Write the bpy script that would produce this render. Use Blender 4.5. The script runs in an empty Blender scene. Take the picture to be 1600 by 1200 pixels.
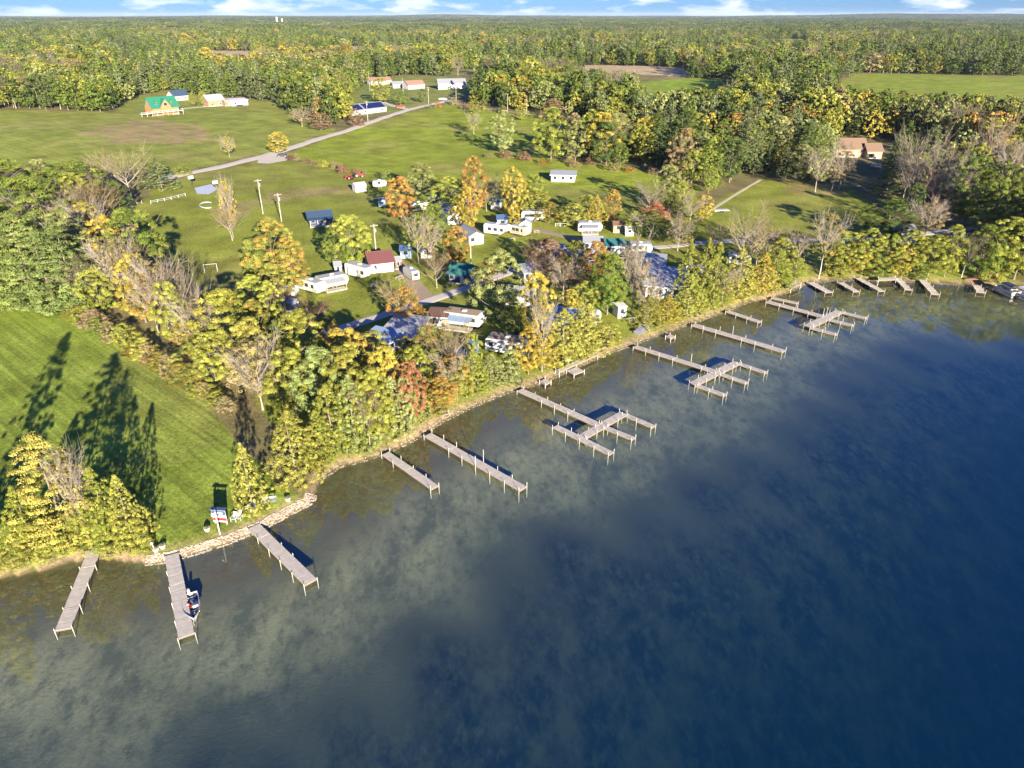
import bpy, math, random
import numpy as np
R = math.radians
random.seed(7)
rng = np.random.default_rng(11)
scene = bpy.context.scene
C = scene.collection

# ------------------------------------------------------------------ camera, sky, sun, exposure
FPX, CAMH, HY = 1109.0, 60.0, 23.0                 # focal length and horizon row of the 1600x1200 photograph
PITCH = math.atan((600 - HY) / FPX)
cam_d = bpy.data.cameras.new('camera'); cam = bpy.data.objects.new('camera', cam_d); C.objects.link(cam)
cam_d.sensor_width = 36.0; cam_d.lens = 36.0 * FPX / 1600; cam_d.clip_start = 1.0; cam_d.clip_end = 90000
cam.location = (0, 0, CAMH); cam.rotation_euler = (math.pi / 2 - PITCH, 0, 0)
scene.camera = cam

SUN_EL, SUN_AZ = 14.5, 159.0                       # azimuth clockwise from +Y: low sun behind the camera, to its right
world = bpy.data.worlds.new('World'); scene.world = world; world.use_nodes = True
nt = world.node_tree; nt.nodes.clear()
N = nt.nodes.new
wo = N('ShaderNodeOutputWorld'); bg = N('ShaderNodeBackground'); sky = N('ShaderNodeTexSky')
sky.sky_type = 'NISHITA'; sky.sun_disc = False
sky.sun_elevation = R(SUN_EL); sky.sun_rotation = R(SUN_AZ)
sky.altitude = 100; sky.air_density = 1.0; sky.dust_density = 0.3; sky.ozone_density = 2.5
tc = N('ShaderNodeTexCoord'); mp = N('ShaderNodeMapping'); mp.inputs['Scale'].default_value = (13, 13, 60)
cn = N('ShaderNodeTexNoise'); cn.inputs['Scale'].default_value = 1.0; cn.inputs['Detail'].default_value = 7
cn.inputs['Roughness'].default_value = 0.55; cn.inputs['Distortion'].default_value = 0.3
cr = N('ShaderNodeValToRGB'); cr.color_ramp.elements[0].position = 0.50; cr.color_ramp.elements[1].position = 0.66
cr.color_ramp.elements[1].color = (.8, .8, .8, 1)
tint = N('ShaderNodeMix'); tint.data_type = 'RGBA'; tint.blend_type = 'MULTIPLY'; tint.inputs[0].default_value = 1
tint.inputs[7].default_value = (0.24, 0.52, 1.34, 1)
mixc = N('ShaderNodeMix'); mixc.data_type = 'RGBA'; mixc.inputs[7].default_value = (7.4, 7.6, 8.0, 1)
L = nt.links.new
L(tc.outputs['Generated'], mp.inputs['Vector']); L(mp.outputs[0], cn.inputs['Vector']); L(cn.outputs['Fac'], cr.inputs['Fac'])
L(sky.outputs[0], tint.inputs[6]); L(tint.outputs[2], mixc.inputs[6]); sx = N('ShaderNodeSeparateXYZ'); lowb = N('ShaderNodeMapRange'); lowb.interpolation_type = 'SMOOTHSTEP'
lowb.inputs[1].default_value = .06; lowb.inputs[2].default_value = .22; lowb.inputs[3].default_value = 1; lowb.inputs[4].default_value = 0
cm_ = N('ShaderNodeMath'); cm_.operation = 'MULTIPLY'
L(tc.outputs['Generated'], sx.inputs[0]); L(sx.outputs['Z'], lowb.inputs[0]); L(lowb.outputs[0], cm_.inputs[0]); L(cr.outputs[0], cm_.inputs[1]); L(cm_.outputs[0], mixc.inputs[0])
L(mixc.outputs[2], bg.inputs['Color']); L(bg.outputs[0], wo.inputs['Surface'])
bg.inputs['Strength'].default_value = 0.05

sd = bpy.data.lights.new('sun', 'SUN'); sun = bpy.data.objects.new('sun', sd); C.objects.link(sun)
sd.energy = 5.0; sd.angle = R(0.5); sd.color = (1.0, 0.885, 0.70)
sun.rotation_euler = (R(90 - SUN_EL), 0, R(180 - SUN_AZ))    # light travels away from the camera and to the left
sun.location = (60, -150, 120)

scene.view_settings.view_transform = 'Standard'; scene.view_settings.look = 'None'
scene.view_settings.gamma = 1.0; scene.view_settings.use_curve_mapping = False
scene.view_settings.exposure = 1.75
scene.render.engine = 'CYCLES'
cy = scene.cycles
cy.max_bounces = 6; cy.diffuse_bounces = 2; cy.glossy_bounces = 3; cy.transmission_bounces = 4
cy.transparent_max_bounces = 8; cy.volume_bounces = 0; cy.caustics_reflective = False; cy.caustics_refractive = False
cy.use_denoising = True

# ------------------------------------------------------------------ where things stand: pixel of the photograph -> place on the ground
CP, SP = math.cos(PITCH), math.sin(PITCH)
def ray(px, py):
    dx = (np.asarray(px, float) - 800) / FPX; dy = -(np.asarray(py, float) - 600) / FPX
    return dx, CP + dy * SP, -SP + dy * CP
def g0(px, py, z=0.0):
    a, b, c = ray(px, py); c = np.minimum(c, -0.0015); t = (z - CAMH) / c
    return np.stack([a * t, b * t], -1)
def proj(X, Y, Z):
    zc = Y * CP - (Z - CAMH) * SP; yc = Y * SP + (Z - CAMH) * CP
    return 800 + FPX * X / zc, 600 - FPX * yc / zc
SHORE_PX = [(-900,1010),(-300,965),(-60,915),(0,902),(45,896),(100,880),(150,872),(200,877),(240,880),(270,874),(310,862),(350,850),(400,830),(445,807),(483,787),(492,770),
            (500,748),(530,728),(570,718),(605,706),(640,690),(665,675),(690,658),(740,634),(790,613),(815,607),(850,596),(900,573),(950,551),(990,538),(1030,522),
            (1080,505),(1130,487),(1170,471),(1200,468),(1230,456),(1262,442),(1300,438),(1350,437),(1420,440),(1500,444),(1560,446),(1620,449),(1750,452),(2100,455),(3200,440)]
DROP_PX = [(-900,1350),(-200,1240),(120,1180),(270,1100),(450,1040),(540,1000),(640,935),(740,870),(800,800),(900,775),(1000,745),(1100,695),(1180,650),(1260,595),(1330,545),(1420,515),(1600,500),(2100,495),(3200,475)]
SHORE = g0(*np.array(SHORE_PX).T); DROP = g0(*np.array(DROP_PX).T)
LAKE = np.vstack([SHORE, [[SHORE[-1][0], -600], [SHORE[0][0] - 200, -600]]])
def inside(poly, x, y):
    x = np.asarray(x, float); y = np.asarray(y, float); r = np.zeros(x.shape, bool)
    n = len(poly)
    for i in range(n):
        x0, y0 = poly[i]; x1, y1 = poly[(i + 1) % n]
        if y0 == y1: continue
        c = ((y0 > y) != (y1 > y)) & (x < (x1 - x0) * (y - y0) / (y1 - y0) + x0)
        r ^= c
    return r
def pdist(line, x, y):
    x = np.asarray(x, float); y = np.asarray(y, float); d = np.full(x.shape, 1e12)
    for (ax, ay), (bx, by) in zip(line[:-1], line[1:]):
        ux, uy = bx - ax, by - ay; t = np.clip(((x - ax) * ux + (y - ay) * uy) / (ux * ux + uy * uy), 0, 1)
        d = np.minimum(d, (x - ax - t * ux) ** 2 + (y - ay - t * uy) ** 2)
    return np.sqrt(d)
def sm(v, a, b):
    t = np.clip((v - a) / (b - a), 0, 1); return t * t * (3 - 2 * t)
def height(x, y):
    x = np.asarray(x, float); y = np.asarray(y, float)
    ds = pdist(SHORE, x, y); w = inside(LAKE, x, y)
    r = np.hypot(x, y)
    land = 0.05 + 0.75 * (1 - np.exp(-ds / 1.3)) + 0.012 * np.minimum(ds, 160)
    land = land + sm(ds, 60, 260) * 1.3 * (np.sin(x / 71 + 1.3) * np.sin(y / 93 + .4) + .5 * np.sin(x / 37 + y / 51))
    far = sm(r, 1200, 4000)
    land = land + far * (5 * np.sin(x / 610 + y / 900) + 4 * np.sin(x / 330 - y / 700 + 2))
    land = land + sm(r, 5000, 12000) * (6 + 9 * np.sin(x / 1900 + .6) * np.sin(y / 2300) + 7 * np.sin(x / 830 + y / 1700))
    land = land + 46 * np.exp(-(((x - 6500) / 2600) ** 2 + ((y - 12500) / 1800) ** 2)) + 30 * np.exp(-(((x + 1500) / 4200) ** 2 + ((y - 15500) / 1500) ** 2))
    dd = pdist(DROP, x, y); deep = inside(DEEP, x, y)
    t = ds / (ds + dd + 1e-6)
    shallow = 0.05 + 1.5 * np.power(t, .8) * np.minimum(1, ds / 6)
    bed = -np.where(deep, 1.6 + np.minimum(.004 * dd * dd, 9.5), shallow)
    bed = bed + sm(ds, 3, 12) * .05 * (np.sin(x / 3.1 + np.sin(y / 4.3)) * np.sin(y / 3.7) - 1)
    return np.where(w, bed, land)
DEEP = np.vstack([DROP, [[DROP[-1][0], -600], [DROP[0][0] - 200, -600]]])
def at(px, py, dz=0.0):
    """ground point (x, y, z) under a pixel of the photograph"""
    z = 0.8
    for _ in range(6):
        p = g0(px, py, z); z = float(height(p[0], p[1])); z = max(z, 0.0)
    return float(p[0]), float(p[1]), z + dz
def ats(pxs):
    z = np.full(len(pxs), .8); a = np.array(pxs, float)
    for _ in range(6):
        p = g0(a[:, 0], a[:, 1], z); z = np.maximum(height(p[:, 0], p[:, 1]), 0)
    return p

# ------------------------------------------------------------------ materials
MATS = {}
def mat(name, col, rough=.7, var=.12, scale=3.0, metal=0.0, spec=.3, bump=0.0):
    if name in MATS: return MATS[name]
    m = bpy.data.materials.new(name); m.use_nodes = True; t = m.node_tree; b = t.nodes['Principled BSDF']
    b.inputs['Roughness'].default_value = rough; b.inputs['Metallic'].default_value = metal
    b.inputs['Specular IOR Level'].default_value = spec
    co = t.nodes.new('ShaderNodeTexCoord'); nz = t.nodes.new('ShaderNodeTexNoise'); nz.inputs['Scale'].default_value = scale
    nz.inputs['Detail'].default_value = 5
    mx = t.nodes.new('ShaderNodeMix'); mx.data_type = 'RGBA'
    mx.inputs[6].default_value = tuple(c * (1 - var) for c in col) + (1,)
    mx.inputs[7].default_value = tuple(min(1, c * (1 + var)) for c in col) + (1,)
    t.links.new(co.outputs['Object'], nz.inputs['Vector']); t.links.new(nz.outputs['Fac'], mx.inputs[0])
    t.links.new(mx.outputs[2], b.inputs['Base Color'])
    if bump:
        bp = t.nodes.new('ShaderNodeBump'); bp.inputs['Strength'].default_value = bump; bp.inputs['Distance'].default_value = .05
        t.links.new(nz.outputs['Fac'], bp.inputs['Height']); t.links.new(bp.outputs[0], b.inputs['Normal'])
    MATS[name] = m; return m
def M(k): return MATS[k]
for n, c in dict(white=(.52,.52,.50), cream=(.44,.40,.31), tan=(.33,.25,.16), grey=(.34,.34,.33), dark=(.045,.048,.055), navy=(.035,.05,.095),
                 blue=(.05,.09,.17), lightblue=(.24,.33,.44), teal=(.03,.13,.12), green_metal=(.02,.16,.10), blue_metal=(.04,.07,.12), red=(.42,.03,.03), brown=(.16,.09,.06),
                 maroon=(.15,.06,.06), log=(.38,.19,.08), roofgrey=(.24,.25,.27), rooflight=(.34,.35,.36), roofbrown=(.20,.135,.09), terracotta=(.27,.16,.11), concrete=(.42,.41,.38), rubber=(.02,.02,.02),
                 stone=(.40,.33,.25), orange=(.33,.20,.12), pink=(.6,.25,.2)).items():
    mat(n, c, var=.10)
mat('glass', (.03, .04, .05), .08, 0, spec=.6)
mat('solar', (.012, .02, .07), .18, .2, spec=.6)
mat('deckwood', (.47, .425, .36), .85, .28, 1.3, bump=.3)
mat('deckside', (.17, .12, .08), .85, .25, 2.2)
mat('postwood', (.50, .46, .40), .8, .15, 2)
mat('polewood', (.40, .35, .29), .85, .15, 1)
mat('gravel', (.56, .49, .39), .95, .14, .35, bump=.4)
mat('lane', (.50, .455, .39), .95, .14, .3, bump=.4)
mat('dirt', (.30, .23, .16), .95, .2, .4, bump=.4)
mat('court', (.46, .50, .56), .8, .1, .4)
mat('metal', (.55, .56, .58), .35, .08, metal=.8)

def foliage_material():
    m = bpy.data.materials.new('foliage'); m.use_nodes = True; t = m.node_tree; t.nodes.clear(); n = t.nodes.new; l = t.links.new
    out = n('ShaderNodeOutputMaterial')
    a1 = n('ShaderNodeAttribute'); a1.attribute_type = 'INSTANCER'; a1.attribute_name = 'tint'
    a2 = n('ShaderNodeAttribute'); a2.attribute_type = 'INSTANCER'; a2.attribute_name = 'tint2'
    am = n('ShaderNodeAttribute'); am.attribute_name = 'lm'
    av = n('ShaderNodeAttribute'); av.attribute_name = 'lv'
    mx = n('ShaderNodeMix'); mx.data_type = 'RGBA'; l(am.outputs['Fac'], mx.inputs[0]); l(a1.outputs['Color'], mx.inputs[6]); l(a2.outputs['Color'], mx.inputs[7])
    mu = n('ShaderNodeMix'); mu.data_type = 'RGBA'; mu.blend_type = 'MULTIPLY'; mu.inputs[0].default_value = 1
    l(mx.outputs[2], mu.inputs[6]); l(av.outputs['Fac'], mu.inputs[7])
    d = n('ShaderNodeBsdfDiffuse'); tr = n('ShaderNodeBsdfTranslucent'); ms = n('ShaderNodeMixShader'); ms.inputs[0].default_value = .20
    l(mu.outputs[2], d.inputs['Color']); l(mu.outputs[2], tr.inputs['Color'])
    l(d.outputs[0], ms.inputs[1]); l(tr.outputs[0], ms.inputs[2]); l(ms.outputs[0], out.inputs['Surface'])
    return m
FOL = foliage_material()
mat('bark', (.20, .16, .125), .9, .3, 4)
mat('birchbark', (.31, .265, .21), .85, .2, 3)

# ------------------------------------------------------------------ mesh helpers
class MB:
    def __init__(s): s.v = []; s.f = []
    def add(s, vs, fs):
        o = len(s.v); s.v += [tuple(map(float, v)) for v in vs]; s.f += [tuple(i + o for i in f) for f in fs]; return s
    def box(s, x0, x1, y0, y1, z0, z1):
        return s.add([(x0,y0,z0),(x1,y0,z0),(x1,y1,z0),(x0,y1,z0),(x0,y0,z1),(x1,y0,z1),(x1,y1,z1),(x0,y1,z1)],
                     [(3,2,1,0),(4,5,6,7),(0,1,5,4),(1,2,6,5),(2,3,7,6),(3,0,4,7)])
    def prism_y(s, prof, y0, y1):       # profile of (x, z), extruded along y
        n = len(prof)
        return s.add([(x, y0, z) for x, z in prof] + [(x, y1, z) for x, z in prof],
                     [tuple(range(n)), tuple(range(2*n-1, n-1, -1))] + [(i, i+n, (i+1) % n + n, (i+1) % n) for i in range(n)])
    def prism_x(s, prof, x0, x1):       # profile of (y, z), extruded along x
        n = len(prof)
        return s.add([(x0, y, z) for y, z in prof] + [(x1, y, z) for y, z in prof],
                     [tuple(range(n-1, -1, -1)), tuple(range(n, 2*n))] + [(i, (i+1) % n, (i+1) % n + n, i+n) for i in range(n)])
    def prism_z(s, prof, z0, z1):
        n = len(prof)
        return s.add([(x, y, z0) for x, y in prof] + [(x, y, z1) for x, y in prof],
                     [tuple(range(n-1, -1, -1)), tuple(range(n, 2*n))] + [(i, (i+1) % n, (i+1) % n + n, i+n) for i in range(n)])
    def tube(s, pts, rad, k=6, cap=True):
        pts = [np.array(p, float) for p in pts]; o = len(s.v); n = len(pts)
        for i, p in enumerate(pts):
            d = pts[min(i+1, n-1)] - pts[max(i-1, 0)]; d /= np.linalg.norm(d) + 1e-9
            a = np.cross(d, (0, 0, 1.0) if abs(d[2]) < .9 else (1.0, 0, 0)); a /= np.linalg.norm(a); b = np.cross(d, a)
            r = rad[i] if hasattr(rad, '__len__') else rad
            for j in range(k):
                q = p + r * (math.cos(2*math.pi*j/k) * a + math.sin(2*math.pi*j/k) * b); s.v.append(tuple(q))
        for i in range(n-1):
            for j in range(k):
                s.f.append((o+i*k+j, o+i*k+(j+1) % k, o+(i+1)*k+(j+1) % k, o+(i+1)*k+j))
        if cap:
            s.f.append(tuple(o+k-1-j for j in range(k))); s.f.append(tuple(o+(n-1)*k+j for j in range(k)))
        return s
    def cyl(s, x, y, z0, z1, r, k=8, r1=None): return s.tube([(x,y,z0),(x,y,z1)], [r, r if r1 is None else r1], k)
    def mesh(s, name):
        me = bpy.data.meshes.new(name); me.from_pydata(s.v, [], s.f); me.update(); return me
    def build(s, name, m, parent=None, smooth=False):
        me = s.mesh(name); me.materials.append(m if not isinstance(m, str) else MATS[m])
        if smooth:
            for p in me.polygons: p.use_smooth = True
        return link(name, me, parent)
def link(name, data, parent=None):
    o = bpy.data.objects.new(name, data); C.objects.link(o)
    if parent is not None: o.parent = parent
    return o
def tag(o, label, cat, group=None, kind=None):
    if label: o['label'] = label
    if cat: o['category'] = cat
    if group: o['group'] = group
    if kind: o['kind'] = kind
    return o
def thing(name, label, cat, loc, rz=0.0, group=None):
    o = link(name, None); o.location = loc; o.rotation_euler = (0, 0, rz); o.empty_display_size = .5
    return tag(o, label, cat, group)
def B(*a): return MB().box(*a)

# ------------------------------------------------------------------ ground and lake bed: one sheet to the horizon
POLY = {
 'hay_near': [(-500,400),(-40,430),(60,448),(112,482),(180,528),(262,582),(330,622),(362,655),(366,700),(420,765),(483,787),(400,832),(300,868),(240,882),(0,905),(-500,950)],
 'park':     [(190,330),(275,280),(430,247),(520,262),(600,278),(690,286),(880,284),(1000,316),(1060,345),(1110,320),(1190,282),(1262,288),(1330,292),(1375,330),(1420,365),(1600,372),(1600,447),(1420,440),(1262,444),
              (1130,490),(990,540),(815,610),(665,678),(500,750),(455,700),(420,640),(380,560),(300,470),(235,400)],
 'house_field': [(-400,175),(0,172),(175,175),(215,150),(260,142),(430,160),(470,185),(530,203),(430,236),(270,272),(190,262),(100,258),(0,262),(-400,300)],
 'centre_field': [(448,240),(545,203),(640,176),(700,163),(790,176),(905,192),(945,205),(900,226),(856,244),(900,256),(985,262),(1050,279),(1100,295),(1075,325),(1000,322),(880,290),(760,285),(640,292),(560,272),(500,258)],
 'field_b': [(985,130),(1060,122),(1150,124),(1140,140),(1010,152)],
 'field_c': [(1288,138),(1335,115),(1450,116),(1800,124),(1800,165),(1520,158),(1400,148)],
 'marsh': [(890,101),(1000,103),(1085,108),(1078,120),(905,113)],
 'stubble': [(318,79),(402,80),(392,91),(330,89)], 'stubble2': [(180,78),(245,78),(240,84),(182,83)], 'stubble3': [(545,72),(575,72),(572,78),(545,78)],
 'stubble4': [(700,110),(765,107),(775,115),(705,118)], 'stubble5': [(500,60),(640,55),(640,60),(505,66)], 'stubble6': [(900,47),(1010,45),(1010,49),(900,51)], 'stubble7': [(1180,62),(1260,60),(1262,65),(1185,67)],
 'yards': [(540,150),(575,125),(640,118),(720,120),(745,140),(700,160),(640,172),(560,182)],
}
WP = {k: ats(v) for k, v in POLY.items()}
PCOL = dict(hay_near=(.205,.262,.040), park=(.225,.250,.040), house_field=(.250,.278,.052), centre_field=(.245,.290,.034), field_b=(.22,.30,.036), field_c=(.25,.30,.04),
            marsh=(.50,.38,.22), stubble=(.48,.38,.22), stubble2=(.48,.38,.22), stubble3=(.48,.38,.22), stubble4=(.24,.25,.09), stubble5=(.36,.30,.16), stubble6=(.30,.28,.14), stubble7=(.26,.28,.11), yards=(.21,.24,.06))
ang = np.radians(np.concatenate([np.arange(-84, -44, 1.5), np.arange(-44, 44, .22), np.arange(44, 84.1, 1.5)]))
rad = [22.0]
while rad[-1] < 45000: rad.append(rad[-1] * (1.009 if rad[-1] < 330 else 1.016 if rad[-1] < 2500 else 1.04))
rad = np.array(rad)
RR, AA = np.meshgrid(rad, ang, indexing='ij')
GX = RR * np.sin(AA); GY = RR * np.cos(AA) - 8.0
GZ = height(GX, GY)
nr, na = GX.shape
idx = np.arange(nr * na).reshape(nr, na)
quads = np.stack([idx[:-1, :-1], idx[:-1, 1:], idx[1:, 1:], idx[1:, :-1]], -1).reshape(-1, 4)[:, ::-1]
me = bpy.data.meshes.new('ground')
me.vertices.add(nr * na); me.vertices.foreach_set('co', np.stack([GX, GY, GZ], -1).ravel())
me.loops.add(quads.size); me.loops.foreach_set('vertex_index', quads.ravel().astype(np.int32))
me.polygons.add(len(quads)); me.polygons.foreach_set('loop_start', np.arange(0, quads.size, 4, dtype=np.int32))
me.update(); me.validate()
x, y = GX.ravel(), GY.ravel()
col = np.tile(np.array([.19, .165, .070, 0.0]), (x.size, 1))            # forest floor; alpha: mown stripes
wob = 1.0 + 0 * x
for k, P in WP.items():
    m = inside(P, x + 1.2 * np.sin(y / 5.1), y + 1.2 * np.sin(x / 4.3)); col[m, :3] = PCOL[k]
    if k in ('hay_near', 'house_field', 'centre_field', 'field_b', 'field_c'): col[m, 3] = 1.0 if k == 'hay_near' else .55
for P_, c_ in (([(120,205),(230,186),(300,195),(345,216),(270,226),(180,222)], (.36,.25,.13)), ([(330,330),(420,300),(560,288),(565,296),(430,318),(345,345)], (.30,.235,.10)), ([(1200,284),(1262,288),(1330,294),(1350,312),(1240,300)], (.30,.235,.10))):
    m = inside(ats(P_), x + 3 * np.sin(y / 4.1), y + 4 * np.sin(x / 5.3)); k_ = (.45 + .4 * np.sin(x[m] / 4 + np.sin(y[m] / 5)) ** 2)[:, None]; col[m, :3] = col[m, :3] * (1 - k_) + k_ * np.array(c_)
lake = inside(LAKE, x, y); ds = pdist(SHORE, x, y)
bank = (~lake) & (ds < 1.0 + .35 * np.sin(x / 3.0)) & (np.hypot(x, y) < 400)
col[bank, :3] = (.30, .225, .13); col[bank, 3] = 0
fr = (~lake) & (~bank) & (ds < 2.4) & (np.hypot(x, y) < 400); col[fr, :3] = (col[fr, :3] + np.array((.24, .19, .09))) / 2
tb = sm(ds[lake], 4, 17)[:, None]; col[lake, :3] = (1 - tb) * np.array((.105, .080, .028)) + tb * np.array((.40, .36, .195)); tdp = sm(np.where(inside(DEEP, x[lake], y[lake]), 1, -1) * pdist(DROP, x[lake], y[lake]) + 3 * np.sin(x[lake] / 6 + np.sin(y[lake] / 9)) * np.sin(y[lake] / 5) + 2 * np.sin(x[lake] / 2.3 + y[lake] / 3.1), -9, 15)[:, None]; col[lake, :3] = col[lake, :3] * (1 - tdp) + tdp * np.array((.022, .027, .022)); col[lake, 3] = 0
ca = me.color_attributes.new('gcol', 'FLOAT_COLOR', 'POINT'); ca.data.foreach_set('color', col.ravel())
bedm = me.attributes.new('bed', 'FLOAT', 'POINT'); bedm.data.foreach_set('value', lake.astype(np.float32))
me.polygons.foreach_set('use_smooth', np.ones(len(quads), bool))
def ground_material():
    m = bpy.data.materials.new('ground'); m.use_nodes = True; t = m.node_tree; n = t.nodes.new; l = t.links.new
    b = t.nodes['Principled BSDF']; b.inputs['Roughness'].default_value = 1.0; b.inputs['Specular IOR Level'].default_value = .05
    at_ = n('ShaderNodeAttribute'); at_.attribute_name = 'gcol'; bd = n('ShaderNodeAttribute'); bd.attribute_name = 'bed'
    co = n('ShaderNodeTexCoord')
    def noise(scale, detail=4, rough=.55, vec=None):
        z = n('ShaderNodeTexNoise'); z.inputs['Scale'].default_value = scale; z.inputs['Detail'].default_value = detail; z.inputs['Roughness'].default_value = rough
        l(vec or co.outputs['Object'], z.inputs['Vector']); return z.outputs['Fac']
    def rng_(v, a, b_, c, d):
        r = n('ShaderNodeMapRange'); r.inputs[1].default_value = a; r.inputs[2].default_value = b_; r.inputs[3].default_value = c; r.inputs[4].default_value = d
        l(v, r.inputs[0]); return r.outputs[0]
    def mul(c1, v):
        x_ = n('ShaderNodeMix'); x_.data_type = 'RGBA'; x_.blend_type = 'MULTIPLY'; x_.inputs[0].default_value = 1; l(c1, x_.inputs[6]); l(v, x_.inputs[7]); return x_.outputs[2]
    def mixc_(f, c1, c2):
        x_ = n('ShaderNodeMix'); x_.data_type = 'RGBA'; l(f, x_.inputs[0])
        for i, c in ((6, c1), (7, c2)):
            if isinstance(c, tuple): x_.inputs[i].default_value = c + (1,)
            else: l(c, x_.inputs[i])
        return x_.outputs[2]
    def math_(op, a, b_):
        x_ = n('ShaderNodeMath'); x_.operation = op
        for i, c in ((0, a), (1, b_)):
            if isinstance(c, float): x_.inputs[i].default_value = c
            else: l(c, x_.inputs[i])
        return x_.outputs[0]
    # grass: large dry patches, mottling, mower stripes along the long side of the field
    dry = math_('MULTIPLY', rng_(noise(.022, 5), .50, .68, 0., .38), math_('SUBTRACT', 1.0, bd.outputs['Fac']))
    c = mixc_(dry, at_.outputs['Color'], (.36, .27, .12))
    c = mul(c, rng_(noise(.10, 5), .3, .7, .72, 1.28))
    c = mul(c, rng_(noise(1.6, 4, .7), .3, .7, .66, 1.34)); c = mul(c, rng_(noise(5.0, 3, .7), .3, .7, .60, 1.40))
    mp_ = n('ShaderNodeMapping'); mp_.vector_type = 'TEXTURE'; mp_.inputs['Rotation'].default_value = (0, 0, STRIPE); mp_.inputs['Scale'].default_value = (30, 1, 1)
    l(co.outputs['Object'], mp_.inputs['Vector'])
    st = rng_(noise(.9, 3, .6, mp_.outputs[0]), .35, .65, .70, 1.24)
    st = math_('ADD', math_('MULTIPLY', math_('SUBTRACT', st, 1.0), at_.outputs['Alpha']), 1.0)
    c = mul(c, st)
    # lake bed: pale marl with weed beds
    mpb = n('ShaderNodeMapping'); mpb.inputs['Scale'].default_value = (1, .6, 1); mpb.inputs['Rotation'].default_value = (0, 0, .7); l(co.outputs['Object'], mpb.inputs['Vector'])
    weed = math_('MAXIMUM', rng_(noise(.22, 8, .72, mpb.outputs[0]), .44, .62, 0., .85), rng_(noise(.7, 5, .7, mpb.outputs[0]), .46, .66, 0., .75))
    bedc = mixc_(weed, at_.outputs['Color'], (.125, .125, .070))
    c = mixc_(bd.outputs['Fac'], c, bedc)
    l(c, b.inputs['Base Color'])
    bp = n('ShaderNodeBump'); bp.inputs['Strength'].default_value = .5; bp.inputs['Distance'].default_value = .12
    l(noise(2.3, 4, .7), bp.inputs['Height']); l(bp.outputs[0], b.inputs['Normal'])
    return m
s0, s1 = at(180, 528), at(330, 622); STRIPE = math.atan2(s1[1] - s0[1], s1[0] - s0[0])
me.materials.append(ground_material())
ground = link('ground', me); tag(ground, 'mown fields, lawns, woodland floor and lake bed', None, kind='structure')

# ------------------------------------------------------------------ water
def water_material():
    m = bpy.data.materials.new('lake_water'); m.use_nodes = True; t = m.node_tree; t.nodes.clear(); n = t.nodes.new; l = t.links.new
    out = n('ShaderNodeOutputMaterial'); co = n('ShaderNodeTexCoord')
    def nz(scale, detail, sx, sy, rot):
        mp_ = n('ShaderNodeMapping'); mp_.inputs['Scale'].default_value = (sx, sy, 1); mp_.inputs['Rotation'].default_value = (0, 0, rot); l(co.outputs['Object'], mp_.inputs['Vector'])
        z = n('ShaderNodeTexNoise'); z.inputs['Scale'].default_value = scale; z.inputs['Detail'].default_value = detail; l(mp_.outputs[0], z.inputs['Vector']); return z.outputs['Fac']
    rip = nz(1.7, 5, 1, .50, .5)
    gust = nz(.045, 3, 1, .30, -1.05)                 # where the breeze touches the surface
    gr = n('ShaderNodeMapRange'); gr.inputs[1].default_value = .38; gr.inputs[2].default_value = .66; gr.inputs[3].default_value = .03; gr.inputs[4].default_value = .34; l(gust, gr.inputs[0])
    oa = n('ShaderNodeAttribute'); oa.attribute_name = 'open'      # sheltered along the shore, rippled further out
    om = n('ShaderNodeMapRange'); om.inputs[3].default_value = .25; om.inputs[4].default_value = 1.9; l(oa.outputs['Fac'], om.inputs[0])
    gm = n('ShaderNodeMath'); gm.operation = 'MULTIPLY'; l(gr.outputs[0], gm.inputs[0]); l(om.outputs[0], gm.inputs[1])
    bp = n('ShaderNodeBump'); bp.inputs['Distance'].default_value = .07; l(gm.outputs[0], bp.inputs['Strength']); l(rip, bp.inputs['Height'])
    fr_ = n('ShaderNodeFresnel'); fr_.inputs['IOR'].default_value = 1.85; l(bp.outputs[0], fr_.inputs['Normal'])
    gl = n('ShaderNodeBsdfGlossy'); gl.inputs['Roughness'].default_value = .03; l(bp.outputs[0], gl.inputs['Normal'])
    tr = n('ShaderNodeBsdfTransparent'); tr.inputs['Color'].default_value = (.93, .97, .97, 1)
    df = n('ShaderNodeBsdfDiffuse'); df.inputs['Color'].default_value = (.002, .085, .190, 1)
    m1 = n('ShaderNodeMixShader'); df_m = n('ShaderNodeMapRange'); df_m.inputs[3].default_value = .03; df_m.inputs[4].default_value = .17; l(oa.outputs['Fac'], df_m.inputs[0]); l(df_m.outputs[0], m1.inputs[0]);   # more water to scatter light where it is deep
    l(tr.outputs[0], m1.inputs[1]); l(df.outputs[0], m1.inputs[2])
    ge = n('ShaderNodeNewGeometry'); bk = n('ShaderNodeMix'); l(ge.outputs['Backfacing'], bk.inputs[0]); l(fr_.outputs[0], bk.inputs[2]); bk.inputs[3].default_value = .12   # light leaving the water
    m2 = n('ShaderNodeMixShader'); l(bk.outputs[0], m2.inputs[0]); l(m1.outputs[0], m2.inputs[1]); l(gl.outputs[0], m2.inputs[2]); l(m2.outputs[0], out.inputs['Surface'])
    va = n('ShaderNodeVolumeAbsorption'); va.inputs['Color'].default_value = (.36, .48, .38, 1); va.inputs['Density'].default_value = .125
    l(va.outputs[0], out.inputs['Volume'])
    return m
WX, WY = np.linspace(-700, 900, 161), np.linspace(-560, 330, 90); gx_, gy_ = np.meshgrid(WX, WY, indexing='ij'); nx_, ny_ = gx_.shape; wmb = MB(); ii = np.arange(nx_ * ny_).reshape(nx_, ny_)
wmb.v = [(float(p), float(q), 0.0) for p, q in zip(gx_.ravel(), gy_.ravel())] + [(-700, -560, -14), (900, -560, -14), (900, 330, -14), (-700, 330, -14)]
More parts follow.
